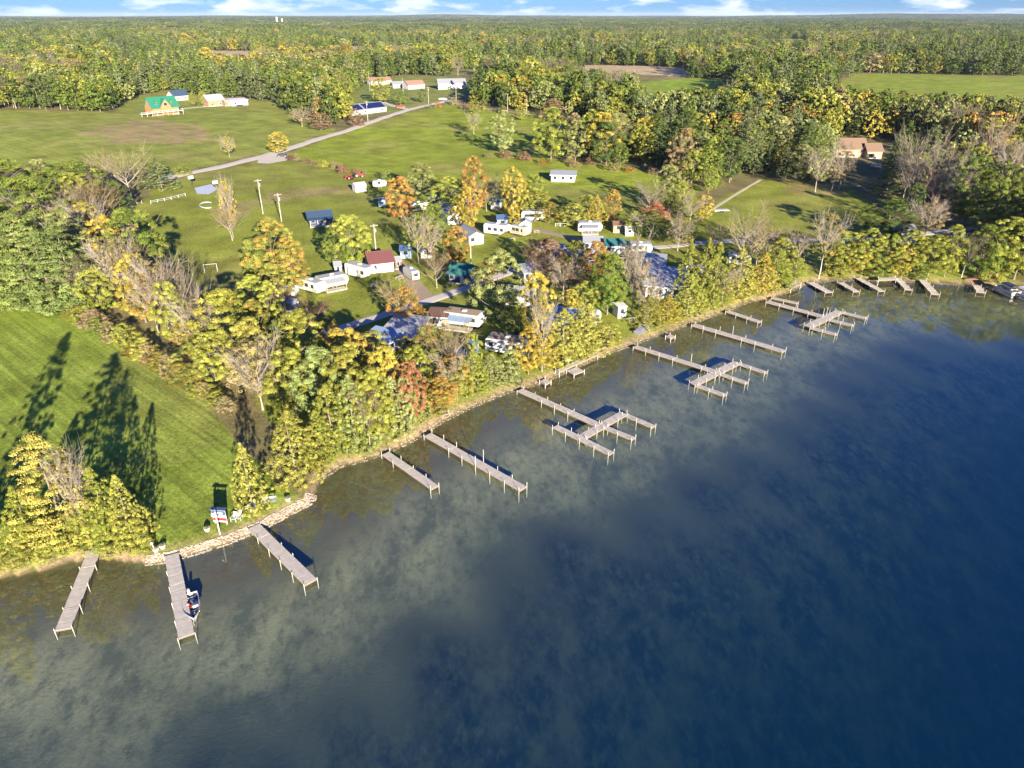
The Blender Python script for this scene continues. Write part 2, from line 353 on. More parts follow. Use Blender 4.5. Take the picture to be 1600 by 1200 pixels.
wmb.f = [(int(ii[i, j]), int(ii[i+1, j]), int(ii[i+1, j+1]), int(ii[i, j+1])) for i in range(nx_-1) for j in range(ny_-1)]; k_ = nx_ * ny_
wmb.f += [(k_+3, k_+2, k_+1, k_), tuple([k_, k_+1] + [int(v) for v in ii[::-1, 0]]), tuple([k_+2, k_+3] + [int(v) for v in ii[:, -1]]), tuple([k_+3, k_] + [int(v) for v in ii[0, :]]), tuple([k_+1, k_+2] + [int(v) for v in ii[-1, ::-1]])]
wm = wmb.build('lake_water', water_material()); tag(wm, 'clear blue lake with weedy shallows along the shore', None, kind='structure')
op = np.concatenate([np.where(inside(LAKE, gx_.ravel(), gy_.ravel()), sm(pdist(SHORE, gx_.ravel(), gy_.ravel()), 10, 50), 0), np.zeros(4)])
wa = wm.data.attributes.new('open', 'FLOAT', 'POINT'); wa.data.foreach_set('value', op.astype(np.float32))

# ------------------------------------------------------------------ roads, lanes, hard standing: ribbons that follow the ground
def ribbon(name, pxs, width, m, dz=.07, label=None):
    P = ats(pxs); pts = []
    for a, b_ in zip(P[:-1], P[1:]):
        k = max(2, int(np.linalg.norm(b_ - a) / 3)); pts += [a + (b_ - a) * i / k for i in range(k)]
    pts.append(P[-1]); pts = np.array(pts)
    for _ in range(4): pts[1:-1] = (pts[:-2] + 2 * pts[1:-1] + pts[2:]) / 4
    d = np.gradient(pts, axis=0); d /= np.linalg.norm(d, axis=1)[:, None]; nrm = np.stack([-d[:, 1], d[:, 0]], 1)
    mb = MB(); W = 5
    wj = 1 + .10 * np.sin(np.arange(len(pts)) * .9)
    for i, p in enumerate(pts):
        for j in range(W):
            q = p + nrm[i] * width * wj[i] * (j / (W - 1) - .5); zz = float(height(q[0], q[1]))
            mb.v.append((q[0], q[1], zz + dz - (.16 if j in (0, W - 1) else 0)))
    for i in range(len(pts) - 1):
        for j in range(W - 1): mb.f.append((i*W+j, (i+1)*W+j, (i+1)*W+j+1, i*W+j+1))
    o = mb.build(name, m); tag(o, label, None, kind='structure')
    return pts
ROADS = []
ROADS.append(ribbon('gravel_road', [(255,280),(272,275),(340,262),(400,247),(440,236),(500,216),(540,205),(590,187),(640,171),(700,157)], 6.5, 'gravel', .12, 'pale gravel road climbing between the fields'))
ROADS.append(ribbon('farm_road', [(695,158),(760,170),(860,182),(930,190)], 6, 'dirt', .16, 'dirt track along the top of the middle field'))
ROADS.append(ribbon('park_lane', [(500,525),(560,504),(610,489),(670,470),(740,446),(800,424),(850,402),(900,392),(960,389),(1040,386),(1130,376),(1210,374),(1300,376),(1400,371),(1500,358),(1600,350)], 4.2, 'lane', .08, 'grey lane running through the trailer park'))
ROADS.append(ribbon('side_lane', [(672,472),(655,452),(630,425),(618,405)], 5, 'dirt', .07, 'dirt side lane leading up to the campers'))
ROADS.append(ribbon('back_lane', [(835,358),(870,366),(910,376),(960,384)], 4, 'dirt', .075, 'dirt lane behind the park'))
ROADS.append(ribbon('pasture_track', [(1086,346),(1120,322),(1155,300),(1188,281)], 2.0, mat('drygrass', (.48,.40,.26), .95, .2, .5), .05, 'pale dry-grass track along the pasture edge'))
ROADS.append(ribbon('house_drive', [(640,171),(615,166),(600,160)], 4, 'gravel', .17))
ROADS.append(ribbon('farm_drive', [(280,170),(330,166),(380,163)], 4, 'gravel', .17))
def patch(name, pxs, m, dz=.1, label=None):
    P = ats(pxs); c = P.mean(0); mb = MB(); n = len(P); ring = []
    for k in (1.0, .5):
        for p in P:
            q = c + (p - c) * k; mb.v.append((q[0], q[1], float(height(*q)) + dz))
    mb.v.append((c[0], c[1], float(height(*c)) + dz))
    for i in range(n):
        j = (i+1) % n; mb.f.append((i, j, n+j, n+i)); mb.f.append((n+i, n+j, 2*n))
    bm_o = mb.build(name, m)
    import bmesh
    b = bmesh.new(); b.from_mesh(bm_o.data); bmesh.ops.recalc_face_normals(b, faces=b.faces)
    if b.faces[0].normal.z < 0: bmesh.ops.reverse_faces(b, faces=b.faces)
    b.to_mesh(bm_o.data); b.free()
    return tag(bm_o, label, None, kind='structure')
patch('parking_pad', [(405,246),(428,236),(452,243),(448,251),(420,256),(402,255)], 'gravel', .10, 'gravel lay-by beside the road')
patch('ball_court', [(304,294),(330,288),(339,297),(326,304),(308,303)], 'court', .09, 'pale blue games court')

# ------------------------------------------------------------------ trees: prototypes of unit height, copied with own size, turn and colours
def np_mesh(name, verts, quads, mats, lv=None, lm=None, mi=None):
    me = bpy.data.meshes.new(name); q = np.asarray(quads, np.int32)
    me.vertices.add(len(verts)); me.vertices.foreach_set('co', np.asarray(verts, np.float32).ravel())
    me.loops.add(q.size); me.loops.foreach_set('vertex_index', q.ravel())
    me.polygons.add(len(q)); me.polygons.foreach_set('loop_start', np.arange(0, q.size, 4, dtype=np.int32))
    for m in mats: me.materials.append(m)
    if mi is not None: me.polygons.foreach_set('material_index', np.asarray(mi, np.int32))
    me.update()
    if lv is not None:
        a = me.attributes.new('lv', 'FLOAT', 'POINT'); a.data.foreach_set('value', np.asarray(lv, np.float32))
        a = me.attributes.new('lm', 'FLOAT', 'POINT'); a.data.foreach_set('value', np.asarray(lm, np.float32))
    return me
def unit(v): return v / (np.linalg.norm(v, axis=-1, keepdims=True) + 1e-9)
def prof(kind, t):                       # crown radius (max .5) against height in the crown, t in 0..1
    if kind == 'round': return .5 * np.power(np.clip(np.sin(np.pi * (.10 + .87 * np.power(t, .85))), 0, 1), .62)
    if kind == 'tall': return .5 * np.power(np.clip(np.sin(np.pi * (.08 + .90 * np.power(t, 1.1))), 0, 1), .7)
    if kind == 'cedar': return .5 * np.power(np.clip(1 - t, 0, 1), .74) * (.80 + .20 * np.minimum(1, t * 8))
    if kind == 'pine': return .5 * np.power(np.clip(1 - t, 0, 1), .55) * (.65 + .35 * np.minimum(1, t * 5))
    if kind == 'spruce': return .5 * np.power(np.clip(1.02 - t, 0, 1), .9)
    if kind == 'shrub': return .5 * np.power(np.clip(1 - t * t, 0, 1), .5)
    return .5 * np.power(np.clip(np.sin(np.pi * (.12 + .84 * t)), 0, 1), .6)
CROWN_BASE = dict(round=.14, tall=.14, cedar=.02, pine=.10, spruce=.03, sparse=.28, shrub=.0, bare=.25)
def leaf_quads(kind, nb, nl, size, rc0, r, dens=1.0):
    zb = CROWN_BASE[kind]
    t = r.random(nb) ** (.95 if kind in ('round', 'tall', 'sparse') else 1.25)
    a = (np.arange(nb) * 2.39996 + r.normal(0, .35, nb))
    lob = 1 + .16 * np.sin(3 * a + r.random() * 6) * np.sin(5 * t + r.random() * 6) + r.normal(0, .07, nb)
    rr = prof(kind, t) * np.clip(lob, .6, 1.28)
    fr = np.where(r.random(nb) < .78, r.uniform(.72, 1.0, nb), r.uniform(.1, .7, nb))
    if kind == 'pine': fr = r.uniform(.35, 1.08, nb)
    rc = rc0 * r.uniform(.65, 1.3, nb)
    cen = np.stack([np.cos(a) * np.maximum(rr * fr - rc * .35, 0), np.sin(a) * np.maximum(rr * fr - rc * .35, 0), zb + (1 - zb) * t * .97], 1)
    cm = np.clip(r.normal(.32, .33, nb) + .25 * (t - .5), 0, 1)      # how far the clump has turned
    cb = r.uniform(.55, 1.32, nb)
    n = unit(r.normal(0, 1, (nb, nl, 3))); n[..., 2] = np.abs(n[..., 2]) * .9 + n[..., 2] * .1
    n = unit(n + .55 * unit(cen - np.array([0, 0, zb + .35]))[:, None, :])
    ext = rc[:, None, None] * r.uniform(.55, 1.0, (nb, nl, 1))
    flat = np.array([1.25, 1.25, .55]) if kind in ('pine', 'spruce') else np.array([1, 1, .85 if kind != 'cedar' else 1.1])
    p = cen[:, None, :] + n * ext * flat
    p[..., 2] = np.clip(p[..., 2], .0, 1.0)
    nn = unit(n + r.normal(0, .33, n.shape))
    u = unit(np.cross(nn, unit(r.normal(0, 1, n.shape)))); v = np.cross(nn, u)
    s = size * r.uniform(.6, 1.35, (nb, nl, 1))
    q = np.stack([p - u * s, p - v * s * .62, p + u * s, p + v * s * .62], 2).reshape(-1, 3)
    lv = np.repeat((cb[:, None] * r.uniform(.84, 1.16, (nb, nl))).ravel(), 4)
    lm = np.repeat(np.clip(cm[:, None] + r.normal(0, .14, (nb, nl)), 0, 1).ravel(), 4)
    return q, np.arange(len(q)).reshape(-1, 4), lv, lm
def tubes(paths, k=4):
    V, Q, o = [], [], 0
    for pts, rads in paths:
        pts = np.asarray(pts, float); n = len(pts); d = unit(np.gradient(pts, axis=0))
        ref = np.where(np.abs(d[:, 2:3]) < .9, np.array([[0, 0, 1.0]]), np.array([[1.0, 0, 0]]))
        a = unit(np.cross(d, ref)); b = np.cross(d, a); th = np.arange(k) * 2 * np.pi / k
        ring = pts[:, None, :] + np.asarray(rads)[:, None, None] * (np.cos(th)[None, :, None] * a[:, None, :] + np.sin(th)[None, :, None] * b[:, None, :])
        V.append(ring.reshape(-1, 3)); i = np.arange(n - 1)[:, None] * k; j = np.arange(k)[None, :]; j2 = (j + 1) % k
        Q.append(np.stack([o + i + j, o + i + j2, o + i + k + j2, o + i + k + j], -1).reshape(-1, 4)); o += n * k
    return np.vstack(V), np.vstack(Q)
def skeleton(kind, r, full):
    """trunk and limbs (and, when full, the fine branches of a leafless crown)"""
    big, fine = [], []
    zb = CROWN_BASE[kind]; top = .93 if kind in ('cedar', 'pine', 'spruce') else (.72 if not full else .62)
    k = 7; zz = np.linspace(-.02, top, k); wob = np.cumsum(r.normal(0, .007, (k, 2)), 0)
    tr = np.stack([wob[:, 0], wob[:, 1], zz], 1); rad = np.linspace(.020, .004, k); rad[0] *= 1.35
    if kind == 'shrub': rad *= .6
    big.append((tr, rad))
    nl = 9 if not full else 17
    for i in range(nl):
        t0 = r.uniform(max(zb - .05, .08), top * .97); p0 = np.array([np.interp(t0, zz, tr[:, 0]), np.interp(t0, zz, tr[:, 1]), t0])
        a = i * 2.4 + r.normal(0, .4); tt = np.clip((t0 - zb) / (1 - zb), 0, 1)
        L = max(.10, .9 * float(prof('round' if full else kind, min(1, tt + .15)))) * r.uniform(.8, 1.05)
        up = .15 if kind in ('pine', 'spruce', 'cedar') else r.uniform(.55, 1.15)
        d = np.array([math.cos(a), math.sin(a), up]); n = 5; s = np.linspace(0, 1, n)
        pts = p0 + s[:, None] * L * d * np.array([1, 1, .95]) + np.cumsum(r.normal(0, .010, (n, 3)), 0) * (s[:, None] > 0)
        if full: pts[:, 2] = np.minimum(pts[:, 2] + .05 * s ** 2, .98)
        rb = .0085 * (1 - .55 * t0)
        big.append((pts, np.linspace(rb, rb * .3, n)))
        if full:
            for j in range(8):
                s0 = r.uniform(.25, 1); q0 = p0 + (pts[-1] - p0) * s0
                dd = unit(d + r.normal(0, .55, 3) + np.array([0, 0, .45])); L2 = L * r.uniform(.3, .6)
                q = q0 + np.linspace(0, 1, 3)[:, None] * L2 * dd + np.cumsum(r.normal(0, .006, (3, 3)), 0)
                fine.append((q, [.0036, .0028, .0012]))
                for m_ in range(4):
                    w0 = q[0] + (q[-1] - q[0]) * r.uniform(.3, 1); ee = unit(dd + r.normal(0, .65, 3)); fine.append((np.stack([w0, w0 + ee * L2 * .45, w0 + ee * L2 * .8 + r.normal(0, .008, 3)]), [.0022, .0017, .0008]))
    return big, fine
HERO = {}; LOD = {}
def build_protos():
    spec = dict(round=(150, 135, .0098, .084), tall=(150, 125, .0098, .076), cedar=(420, 50, .0078, .042), pine=(250, 76, .0092, .058), spruce=(260, 60, .0085, .046), sparse=(100, 52, .0095, .068), shrub=(80, 90, .017, .13))
    for kind, (nb, nl, s, rc) in spec.items():
        for k in range(4 if kind in ('round', 'tall', 'cedar') else 3):
            r = np.random.default_rng(100 + 17 * k + sum(map(ord, kind)))
            q, f, lv, lm = leaf_quads(kind, nb, nl, s, rc, r)
            big, fine = skeleton(kind, r, kind == 'sparse')
            tv, tq = tubes(big, 6)
            if kind == 'sparse':
                fv, fq = tubes(fine, 3); tv, tq = np.vstack([tv, fv]), np.vstack([tq, fq + len(tv)])
            bark = MATS['birchbark' if kind == 'sparse' else 'bark']
            HERO.setdefault(kind, []).append((np_mesh('trunk', tv, tq, [bark]), np_mesh('crown', q, f, [FOL], lv, lm)))
            q, f, lv, lm = leaf_quads(kind, int(nb * .45), max(8, int(nl * .15)), s * 3.6, rc * 1.25, r)
            tv, tq = tubes(big[:1], 4)
            LOD.setdefault(kind, []).append(np_mesh('forest_tree', np.vstack([q, tv]), np.vstack([f, tq + len(q)]), [FOL, bark], np.concatenate([lv, np.ones(len(tv))]), np.concatenate([lm, np.zeros(len(tv))]), [0] * len(f) + [1] * len(tq)))
    for k in range(4):
        r = np.random.default_rng(900 + k); big, fine = skeleton('bare', r, True)
        tv, tq = tubes(big, 6); fv, fq = tubes(fine, 3)
        # a haze of the last twigs and dry leaves
        q, f, lv, lm = leaf_quads('sparse', 60, 7, .009, .10, r)
        V = np.vstack([fv, q]); Q = np.vstack([fq, f + len(fv)])
        HERO.setdefault('bare', []).append((np_mesh('trunk', tv, tq, [MATS['birchbark']]), np_mesh('crown', V, Q, [FOL], np.concatenate([np.full(len(fv), 1.0), lv]), np.concatenate([np.zeros(len(fv)), lm]))))
        LOD.setdefault('bare', []).append(np_mesh('forest_tree', np.vstack([V, tv]), np.vstack([Q, tq + len(V)]), [FOL, MATS['birchbark']], np.ones(len(V) + len(tv)), np.zeros(len(V) + len(tv)), [0] * len(Q) + [1] * len(tq)))
build_protos()
TINT = dict(G=((.120,.185,.036),(.22,.245,.050),'green'), DG=((.070,.112,.032),(.130,.160,.042),'dark green'), YG=((.235,.270,.050),(.35,.335,.065),'yellow-green'), Y=((.40,.34,.060),(.46,.34,.070),'yellow'),
            GO=((.365,.345,.075),(.29,.305,.070),'golden'), O=((.42,.215,.060),(.32,.27,.065),'orange'), RD=((.34,.125,.075),(.36,.22,.085),'red'), T=((.29,.235,.130),(.33,.26,.10),'tan'), BR=((.22,.145,.095),(.28,.17,.085),'brown'),
            P=((.235,.280,.100),(.33,.335,.115),'pale green'), S=((.135,.172,.075),(.20,.220,.085),'grey-green'), PS=((.165,.205,.066),(.24,.265,.080),'grey-green'), OG=((.190,.230,.050),(.42,.24,.060),'orange-tipped green'), W=((.26,.215,.16),(.30,.23,.13),'pale grey'))
KINDWORD = dict(round='broadleaf tree', tall='tall broadleaf tree', cedar='cedar', pine='pine', spruce='spruce', sparse='half-bare tree', bare='leafless tree', shrub='shrub')
KINDNAME = dict(round='broadleaf_tree', tall='broadleaf_tree', cedar='cedar_tree', pine='pine_tree', spruce='spruce_tree', sparse='half_bare_tree', bare='leafless_tree', shrub='shrub')
TREES = []       # every single tree: dict(x, y, z, h, w, kind, tint, place, px)
def jit(c, a=.16):
    k = random.uniform(1 - a, 1 + a); return tuple(v * k * random.uniform(.93, 1.07) for v in c)
def tree_px(cx, top, base, w, kind, tint, place):
    bx = cx
    for _ in range(5):
        X, Y, Z = at(bx, base); lo, hi = .5, 45.
        for _ in range(24):
            m_ = (lo + hi) / 2
            if proj(X, Y, Z + m_)[1] > top: lo = m_
            else: hi = m_
        bx += cx - proj(X, Y, Z + lo * .55)[0]
    depth = Y * CP - (Z + lo * .5 - CAMH) * SP
    TREES.append(dict(x=X, y=Y, z=Z, h=lo, w=w / FPX * depth * {'cedar': 1.30, 'spruce': 1.2, 'pine': 1.35}.get(kind, 1.0), kind=kind, tint=tint, place=place, px=cx, top=top))
def rows(place, lst):
    for t in lst: tree_px(*t, place)
rows('in the clump at the bottom-left water edge', [(70,678,862,112,'pine','GO'),(112,704,860,54,'sparse','T'),(148,730,866,80,'cedar','YG'),(190,742,866,62,'cedar','GO'),(26,760,882,80,'cedar','YG'),(105,800,874,90,'shrub','YG'),
     (175,815,876,75,'shrub','GO'),(20,845,902,80,'shrub','GO'),(-95,655,888,86,'pine','GO'),(138,782,872,66,'round','YG'),(58,800,884,74,'cedar','GO'),(212,812,874,40,'shrub','YG')])
rows('beside the lakeside lawn', [(384,692,797,54,'cedar','GO'),(460,640,772,88,'cedar','GO'),(492,665,750,56,'cedar','YG')])
rows('in the big grove by the short dock', [(520,600,730,86,'cedar','YG'),(556,585,722,84,'cedar','P'),(592,575,712,76,'round','YG'),(626,588,706,72,'cedar','P'),(650,566,688,60,'tall','RD'),(674,598,688,36,'cedar','P'),
     (500,640,735,60,'cedar','YG'),(545,540,668,90,'round','YG'),(600,545,652,74,'round','Y'),(500,545,660,86,'round','P'),(455,545,650,80,'round','YG'),(574,600,700,44,'bare','T'),
     (540,515,622,90,'round','Y'),(470,488,592,96,'round','YG'),(434,500,584,42,'pine','G'),(582,520,600,80,'round','YG'),(610,560,650,50,'round','Y'),(400,535,640,90,'sparse','T'),(640,590,690,40,'round','P')])
rows('beside the long dock', [(700,588,664,58,'round','O'),(726,556,648,62,'tall','OG'),(756,546,638,58,'cedar','YG'),(784,552,626,52,'cedar','P'),(812,548,617,42,'shrub','P'),(700,500,600,76,'bare','T'),(670,510,600,70,'round','OG'),(650,540,618,50,'round','YG'),(712,556,640,60,'sparse','O'),(738,520,592,34,'round','YG'),(690,610,664,40,'shrub','OG')])
rows('along the shore by the boardwalk', [(838,512,602,56,'tall','Y'),(866,530,594,60,'round','Y'),(902,482,584,76,'cedar','GO'),(946,478,572,88,'cedar','GO'),(922,470,565,60,'cedar','GO'),(885,520,584,60,'cedar','GO'),(855,470,590,44,'sparse','Y'),(838,425,548,60,'tall','Y'),(804,460,532,48,'spruce','G'),(972,505,552,40,'shrub','GO')])
rows('around the big lakeside cottage', [(952,396,492,64,'tall','G'),(992,380,492,46,'sparse','W'),(1032,460,526,50,'cedar','GO'),(1064,460,516,48,'cedar','Y'),(1098,428,506,56,'cedar','GO'),(1076,376,470,46,'cedar','YG'),(1104,370,474,52,'cedar','YG'),(1132,378,484,58,'cedar','YG'),(1146,420,484,50,'sparse','T'),
     (915,440,490,50,'tall','YG'),(1012,430,505,40,'sparse','T')])
rows('along the shore by the far docks', [(1180,388,476,60,'cedar','GO'),(1206,395,466,48,'cedar','Y'),(1230,388,458,58,'cedar','YG'),(1258,402,446,40,'round','YG'),(1160,420,478,44,'cedar','GO'),(1250,355,424,44,'bare','W'),(1165,332,424,68,'bare','T'),(1200,350,414,52,'bare','BR'),(1218,372,430,54,'round','YG'),(1185,360,420,50,'sparse','T')])
rows('in the row along the far right shore', [(1312,336,440,54,'sparse','OG'),(1345,362,440,62,'round','YG'),(1386,356,442,62,'tall','YG'),(1420,366,443,58,'round','YG'),(1452,360,443,58,'tall','YG'),(1482,368,443,60,'round','YG'),(1506,352,443,50,'round','YG'),(1524,364,441,54,'bare','W'),(1556,352,444,72,'round','G'),(1592,340,446,78,'round','YG'),(1330,385,441,40,'shrub','YG'),(1400,400,443,46,'shrub','G'),(1460,400,444,46,'shrub','G'),(1575,395,446,56,'shrub','YG'),(1364,380,441,50,'round','Y'),(1436,385,443,50,'round','Y'),(1630,345,450,80,'round','YG'),(1680,350,452,90,'round','G')])
rows('behind the far right shore', [(1390,312,376,88,'round','DG'),(1412,330,372,50,'bare','T'),(1452,318,372,56,'sparse','T'),(1522,246,352,78,'tall','G'),(1562,252,356,66,'tall','G'),(1595,310,372,70,'round','DG'),(1474,236,334,62,'bare','W'),(1430,214,322,74,'bare','W'),(1445,255,335,66,'bare','W'),(1500,262,345,48,'sparse','T'),(1318,236,298,40,'sparse','T'),(1388,262,305,50,'pine','S'),(1304,250,298,44,'sparse','T'),(1280,232,300,50,'sparse','P'),(1418,250,312,50,'sparse','P'),(1540,300,362,60,'round','YG'),(1475,305,352,44,'bare','BR'),(1580,220,330,60,'sparse','T'),(1548,190,300,60,'bare','W'),(1600,260,340,60,'round','G')])
rows('at the top of the left hedgerow', [(16,250,338,94,'round','G'),(44,276,395,118,'round','G'),(124,253,338,108,'round','G'),(196,240,312,78,'bare','T'),(248,244,296,50,'spruce','S'),(228,246,292,42,'spruce','S'),(160,245,300,44,'bare','T'),(-40,255,360,110,'round','DG'),(85,262,330,60,'round','G')])
rows('in the left hedgerow', [(36,330,482,112,'pine','PS'),(98,348,482,96,'pine','PS'),(68,360,488,100,'pine','PS'),(12,345,470,100,'pine','PS'),(-40,330,470,110,'pine','PS'),(138,318,404,62,'sparse','Y'),(166,338,436,64,'round','Y'),(110,322,400,60,'bare','T'),(124,402,484,54,'bare','W'),(182,382,484,70,'sparse','T'),(214,396,504,72,'round','Y'),(204,376,480,66,'bare','T'),(250,410,514,72,'sparse','T'),(284,424,532,78,'bare','W'),(266,440,540,60,'round','YG'),(235,430,520,66,'sparse','O'),(150,420,492,60,'round','YG'),
     (348,456,584,112,'round','YG'),(316,470,570,70,'sparse','T'),(392,500,612,84,'round','GO'),(300,500,560,60,'round','OG'),(330,520,600,70,'round','YG'),(190,340,420,56,'sparse','Y'),(60,330,420,80,'pine','G')])
for i in range(26):                                                                                   # scrub at the foot of the hedgerow
    u = (i + random.random()) / 26; X = 60 + 300 * u + random.uniform(-10, 14); Y = 470 + 178 * u ** 1.05 + random.uniform(-8, 2)
    tree_px(X, Y - random.uniform(14, 34), Y, random.uniform(26, 48), 'shrub', random.choice(['YG','T','GO','T','G','OG']), 'at the foot of the left hedgerow')
rows('between the open lawn and the trailers', [(424,342,452,92,'round','OG'),(404,372,448,60,'round','G'),(452,372,456,60,'round','OG'),(428,412,474,60,'round','GO'),(356,284,372,28,'sparse','Y'),(358,322,376,44,'bare','T'),(546,336,418,70,'round','YG'),(528,350,420,50,'round','G'),(486,474,534,62,'bare','BR'),(512,498,540,44,'round','O'),(550,512,548,46,'bare','BR'),(440,455,500,44,'bare','BR'),(420,440,520,50,'round','YG'),(400,470,560,60,'round','OG'),(395,430,500,54,'round','YG')])
rows('among the trailers', [(658,254,312,52,'round','P'),(625,276,346,50,'round','O'),(741,244,338,46,'tall','O'),(702,276,332,62,'round','YG'),(680,320,384,46,'round','G'),(652,336,412,44,'sparse','YG'),(672,350,410,40,'sparse','T'),(714,354,412,44,'round','O'),(732,292,362,38,'tall','Y'),(681,394,450,42,'bare','T'),(622,432,512,68,'bare','T'),(632,450,512,60,'round','O'),(655,480,512,36,'round','O'),
     (778,392,502,92,'round','P'),(802,260,346,44,'tall','Y'),(770,276,330,36,'bare','T'),(835,272,330,50,'round','YG'),(858,372,428,60,'round','BR'),(838,378,424,44,'bare','BR'),(900,376,424,42,'round','GO'),(932,378,434,46,'round','O'),(880,408,466,54,'sparse','T'),(905,420,470,50,'bare','BR'),(804,332,360,20,'round','Y'),(716,316,350,30,'round','Y'),(760,290,330,34,'sparse','YG'),(985,385,430,34,'sparse','T'),(850,402,450,50,'bare','BR'),(960,400,450,40,'tall','YG')])
rows('behind the trailer row', [(858,316,348,46,'round','OG'),(896,318,354,48,'round','GO'),(932,304,352,36,'cedar','Y'),(958,296,352,30,'tall','O'),(918,304,342,34,'round','YG'),(1016,282,340,50,'bare','W'),(1024,316,342,44,'shrub','RD'),(1018,330,372,48,'round','DG'),(1002,336,370,36,'sparse','P'),(990,330,366,34,'round','YG'),(1062,340,392,44,'sparse','T'),(1080,310,350,44,'sparse','YG'),(1100,305,345,34,'round','Y'),(1040,345,378,40,'round','DG'),(840,298,336,40,'round','OG'),(1075,345,380,34,'round','GO')])
rows('standing alone in the middle field', [(786,172,240,46,'tall','P'),(862,168,252,62,'round','YG')])
rows('on the far field edges', [(434,206,240,34,'round','Y'),(356,214,246,24,'sparse','Y'),(500,176,204,36,'round','BR'),(470,170,198,34,'sparse','T'),(536,146,180,30,'spruce','G'),(556,170,196,24,'shrub','BR'),(672,160,170,12,'spruce','S'),(684,158,168,14,'shrub','O'),(594,122,160,36,'round','YG'),(625,142,164,28,'round','G'),(660,138,160,18,'round','G'),(604,262,284,20,'shrub','G'),(534,256,272,14,'shrub','BR'),(740,175,210,30,'sparse','YG'),(745,158,178,26,'round','YG'),(815,168,188,24,'tall','YG'),(865,155,185,34,'round','BR'),(330,178,186,10,'shrub','G'),(300,144,166,14,'tall','YG'),(316,142,166,12,'tall','YG'),(285,258,272,26,'shrub','YG')])
for i in range(16):
    u = (i + random.random()) / 16; X = 452 + 120 * u; Y = 249 + 24 * u + random.uniform(-2, 2)
    tree_px(X, Y - random.uniform(5, 11), Y, random.uniform(9, 17), 'shrub', random.choice(['T','BR','GO','YG','T']), 'in the scrub line between lawn and middle field')
for i in range(14):
    u = (i + random.random()) / 14; X = 700 + 240 * u; Y = 165 + 32 * u + random.uniform(-2, 2)
    tree_px(X, Y - random.uniform(5, 14), Y, random.uniform(9, 18), 'shrub', random.choice(['T','BR','GO','YG','G']), 'along the top of the middle field')
for i in range(14):
    u = (i + random.random()) / 14; X = 750 + 290 * u; Y = 246 + 26 * u ** 1.2 + random.uniform(-3, 3)
    tree_px(X, Y - random.uniform(6, 14), Y, random.uniform(12, 24), 'shrub', random.choice(['T','BR','O','YG','T']), 'along the foot of the middle woodland')
rows('in the middle of the camp', [(664,306,352,34,'round','G'),(820,306,342,32,'round','YG'),(760,408,446,30,'round','O'),(890,452,500,40,'tall','Y'),(934,434,480,36,'round','YG'),(636,526,560,32,'round','OG'),(1000,404,452,34,'bare','T'),(1120,352,394,40,'bare','T')])
# crowns on the water's edge stand back from it
for t in TREES:
    for _ in range(40):
        dsh = float(pdist(SHORE, t['x'], t['y'])); need = min(.27 * t['w'] + .7, 3.0)
        if dsh >= need and not bool(inside(LAKE, t['x'], t['y'])): break
        t['x'] -= .18; t['y'] += .42
    t['z'] = float(height(t['x'], t['y'])); lo, hi = .5, 45.
    for _ in range(22):
        m_ = (lo + hi) / 2
        if proj(t['x'], t['y'], t['z'] + m_)[1] > t['top']: lo = m_
        else: hi = m_
    t['h'] = lo
print('hand trees', len(TREES))

# --- woods: everything that is not a clearing
KEEP = [WP[k] for k in POLY] + [ats(p) for p in ([(1296,262),(1296,212),(1490,236),(1490,292),(1400,275)],[(1555,120),(1620,118),(1620,128),(1555,126)])]
ROADPTS = np.vstack(ROADS)
def wooded(x, y):
    ok = (~inside(LAKE, x, y)) & (pdist(SHORE, x, y) > 5)
    for P in KEEP: ok &= ~inside(P, x, y)
    near = np.hypot(x, y) < 900
    if near.any():
        xi, yi = x[near], y[near]
        d = np.min((xi[:, None] - ROADPTS[None, :, 0]) ** 2 + (yi[:, None] - ROADPTS[None, :, 1]) ** 2, 1); ok[near] &= d > 49
    return ok
def scatter(y0, y1, sp, half):
    gx = np.arange(-y1 * half, y1 * half, sp); gy = np.arange(y0, y1, sp); X, Y = np.meshgrid(gx, gy); X = X.ravel(); Y = Y.ravel()
    X = X + rng.uniform(-.48, .48, X.size) * sp; Y = Y + rng.uniform(-.48, .48, Y.size) * sp
    k = (np.abs(X) < Y * half + 20); X, Y = X[k], Y[k]; k = wooded(X, Y); return X[k], Y[k]
ptsx, ptsy = scatter(120, 700, 8.4, .88)
hx = np.array([(t['x'], t['y'], t['w']) for t in TREES])
d = np.min(np.hypot(ptsx[:, None] - hx[None, :, 0], ptsy[:, None] - hx[None, :, 1]) - hx[None, :, 2] * .45, 1); k = d > 2.2
ptsx, ptsy = ptsx[k], ptsy[k]
WKIND = ['round','tall','pine','sparse','bare','cedar','spruce']
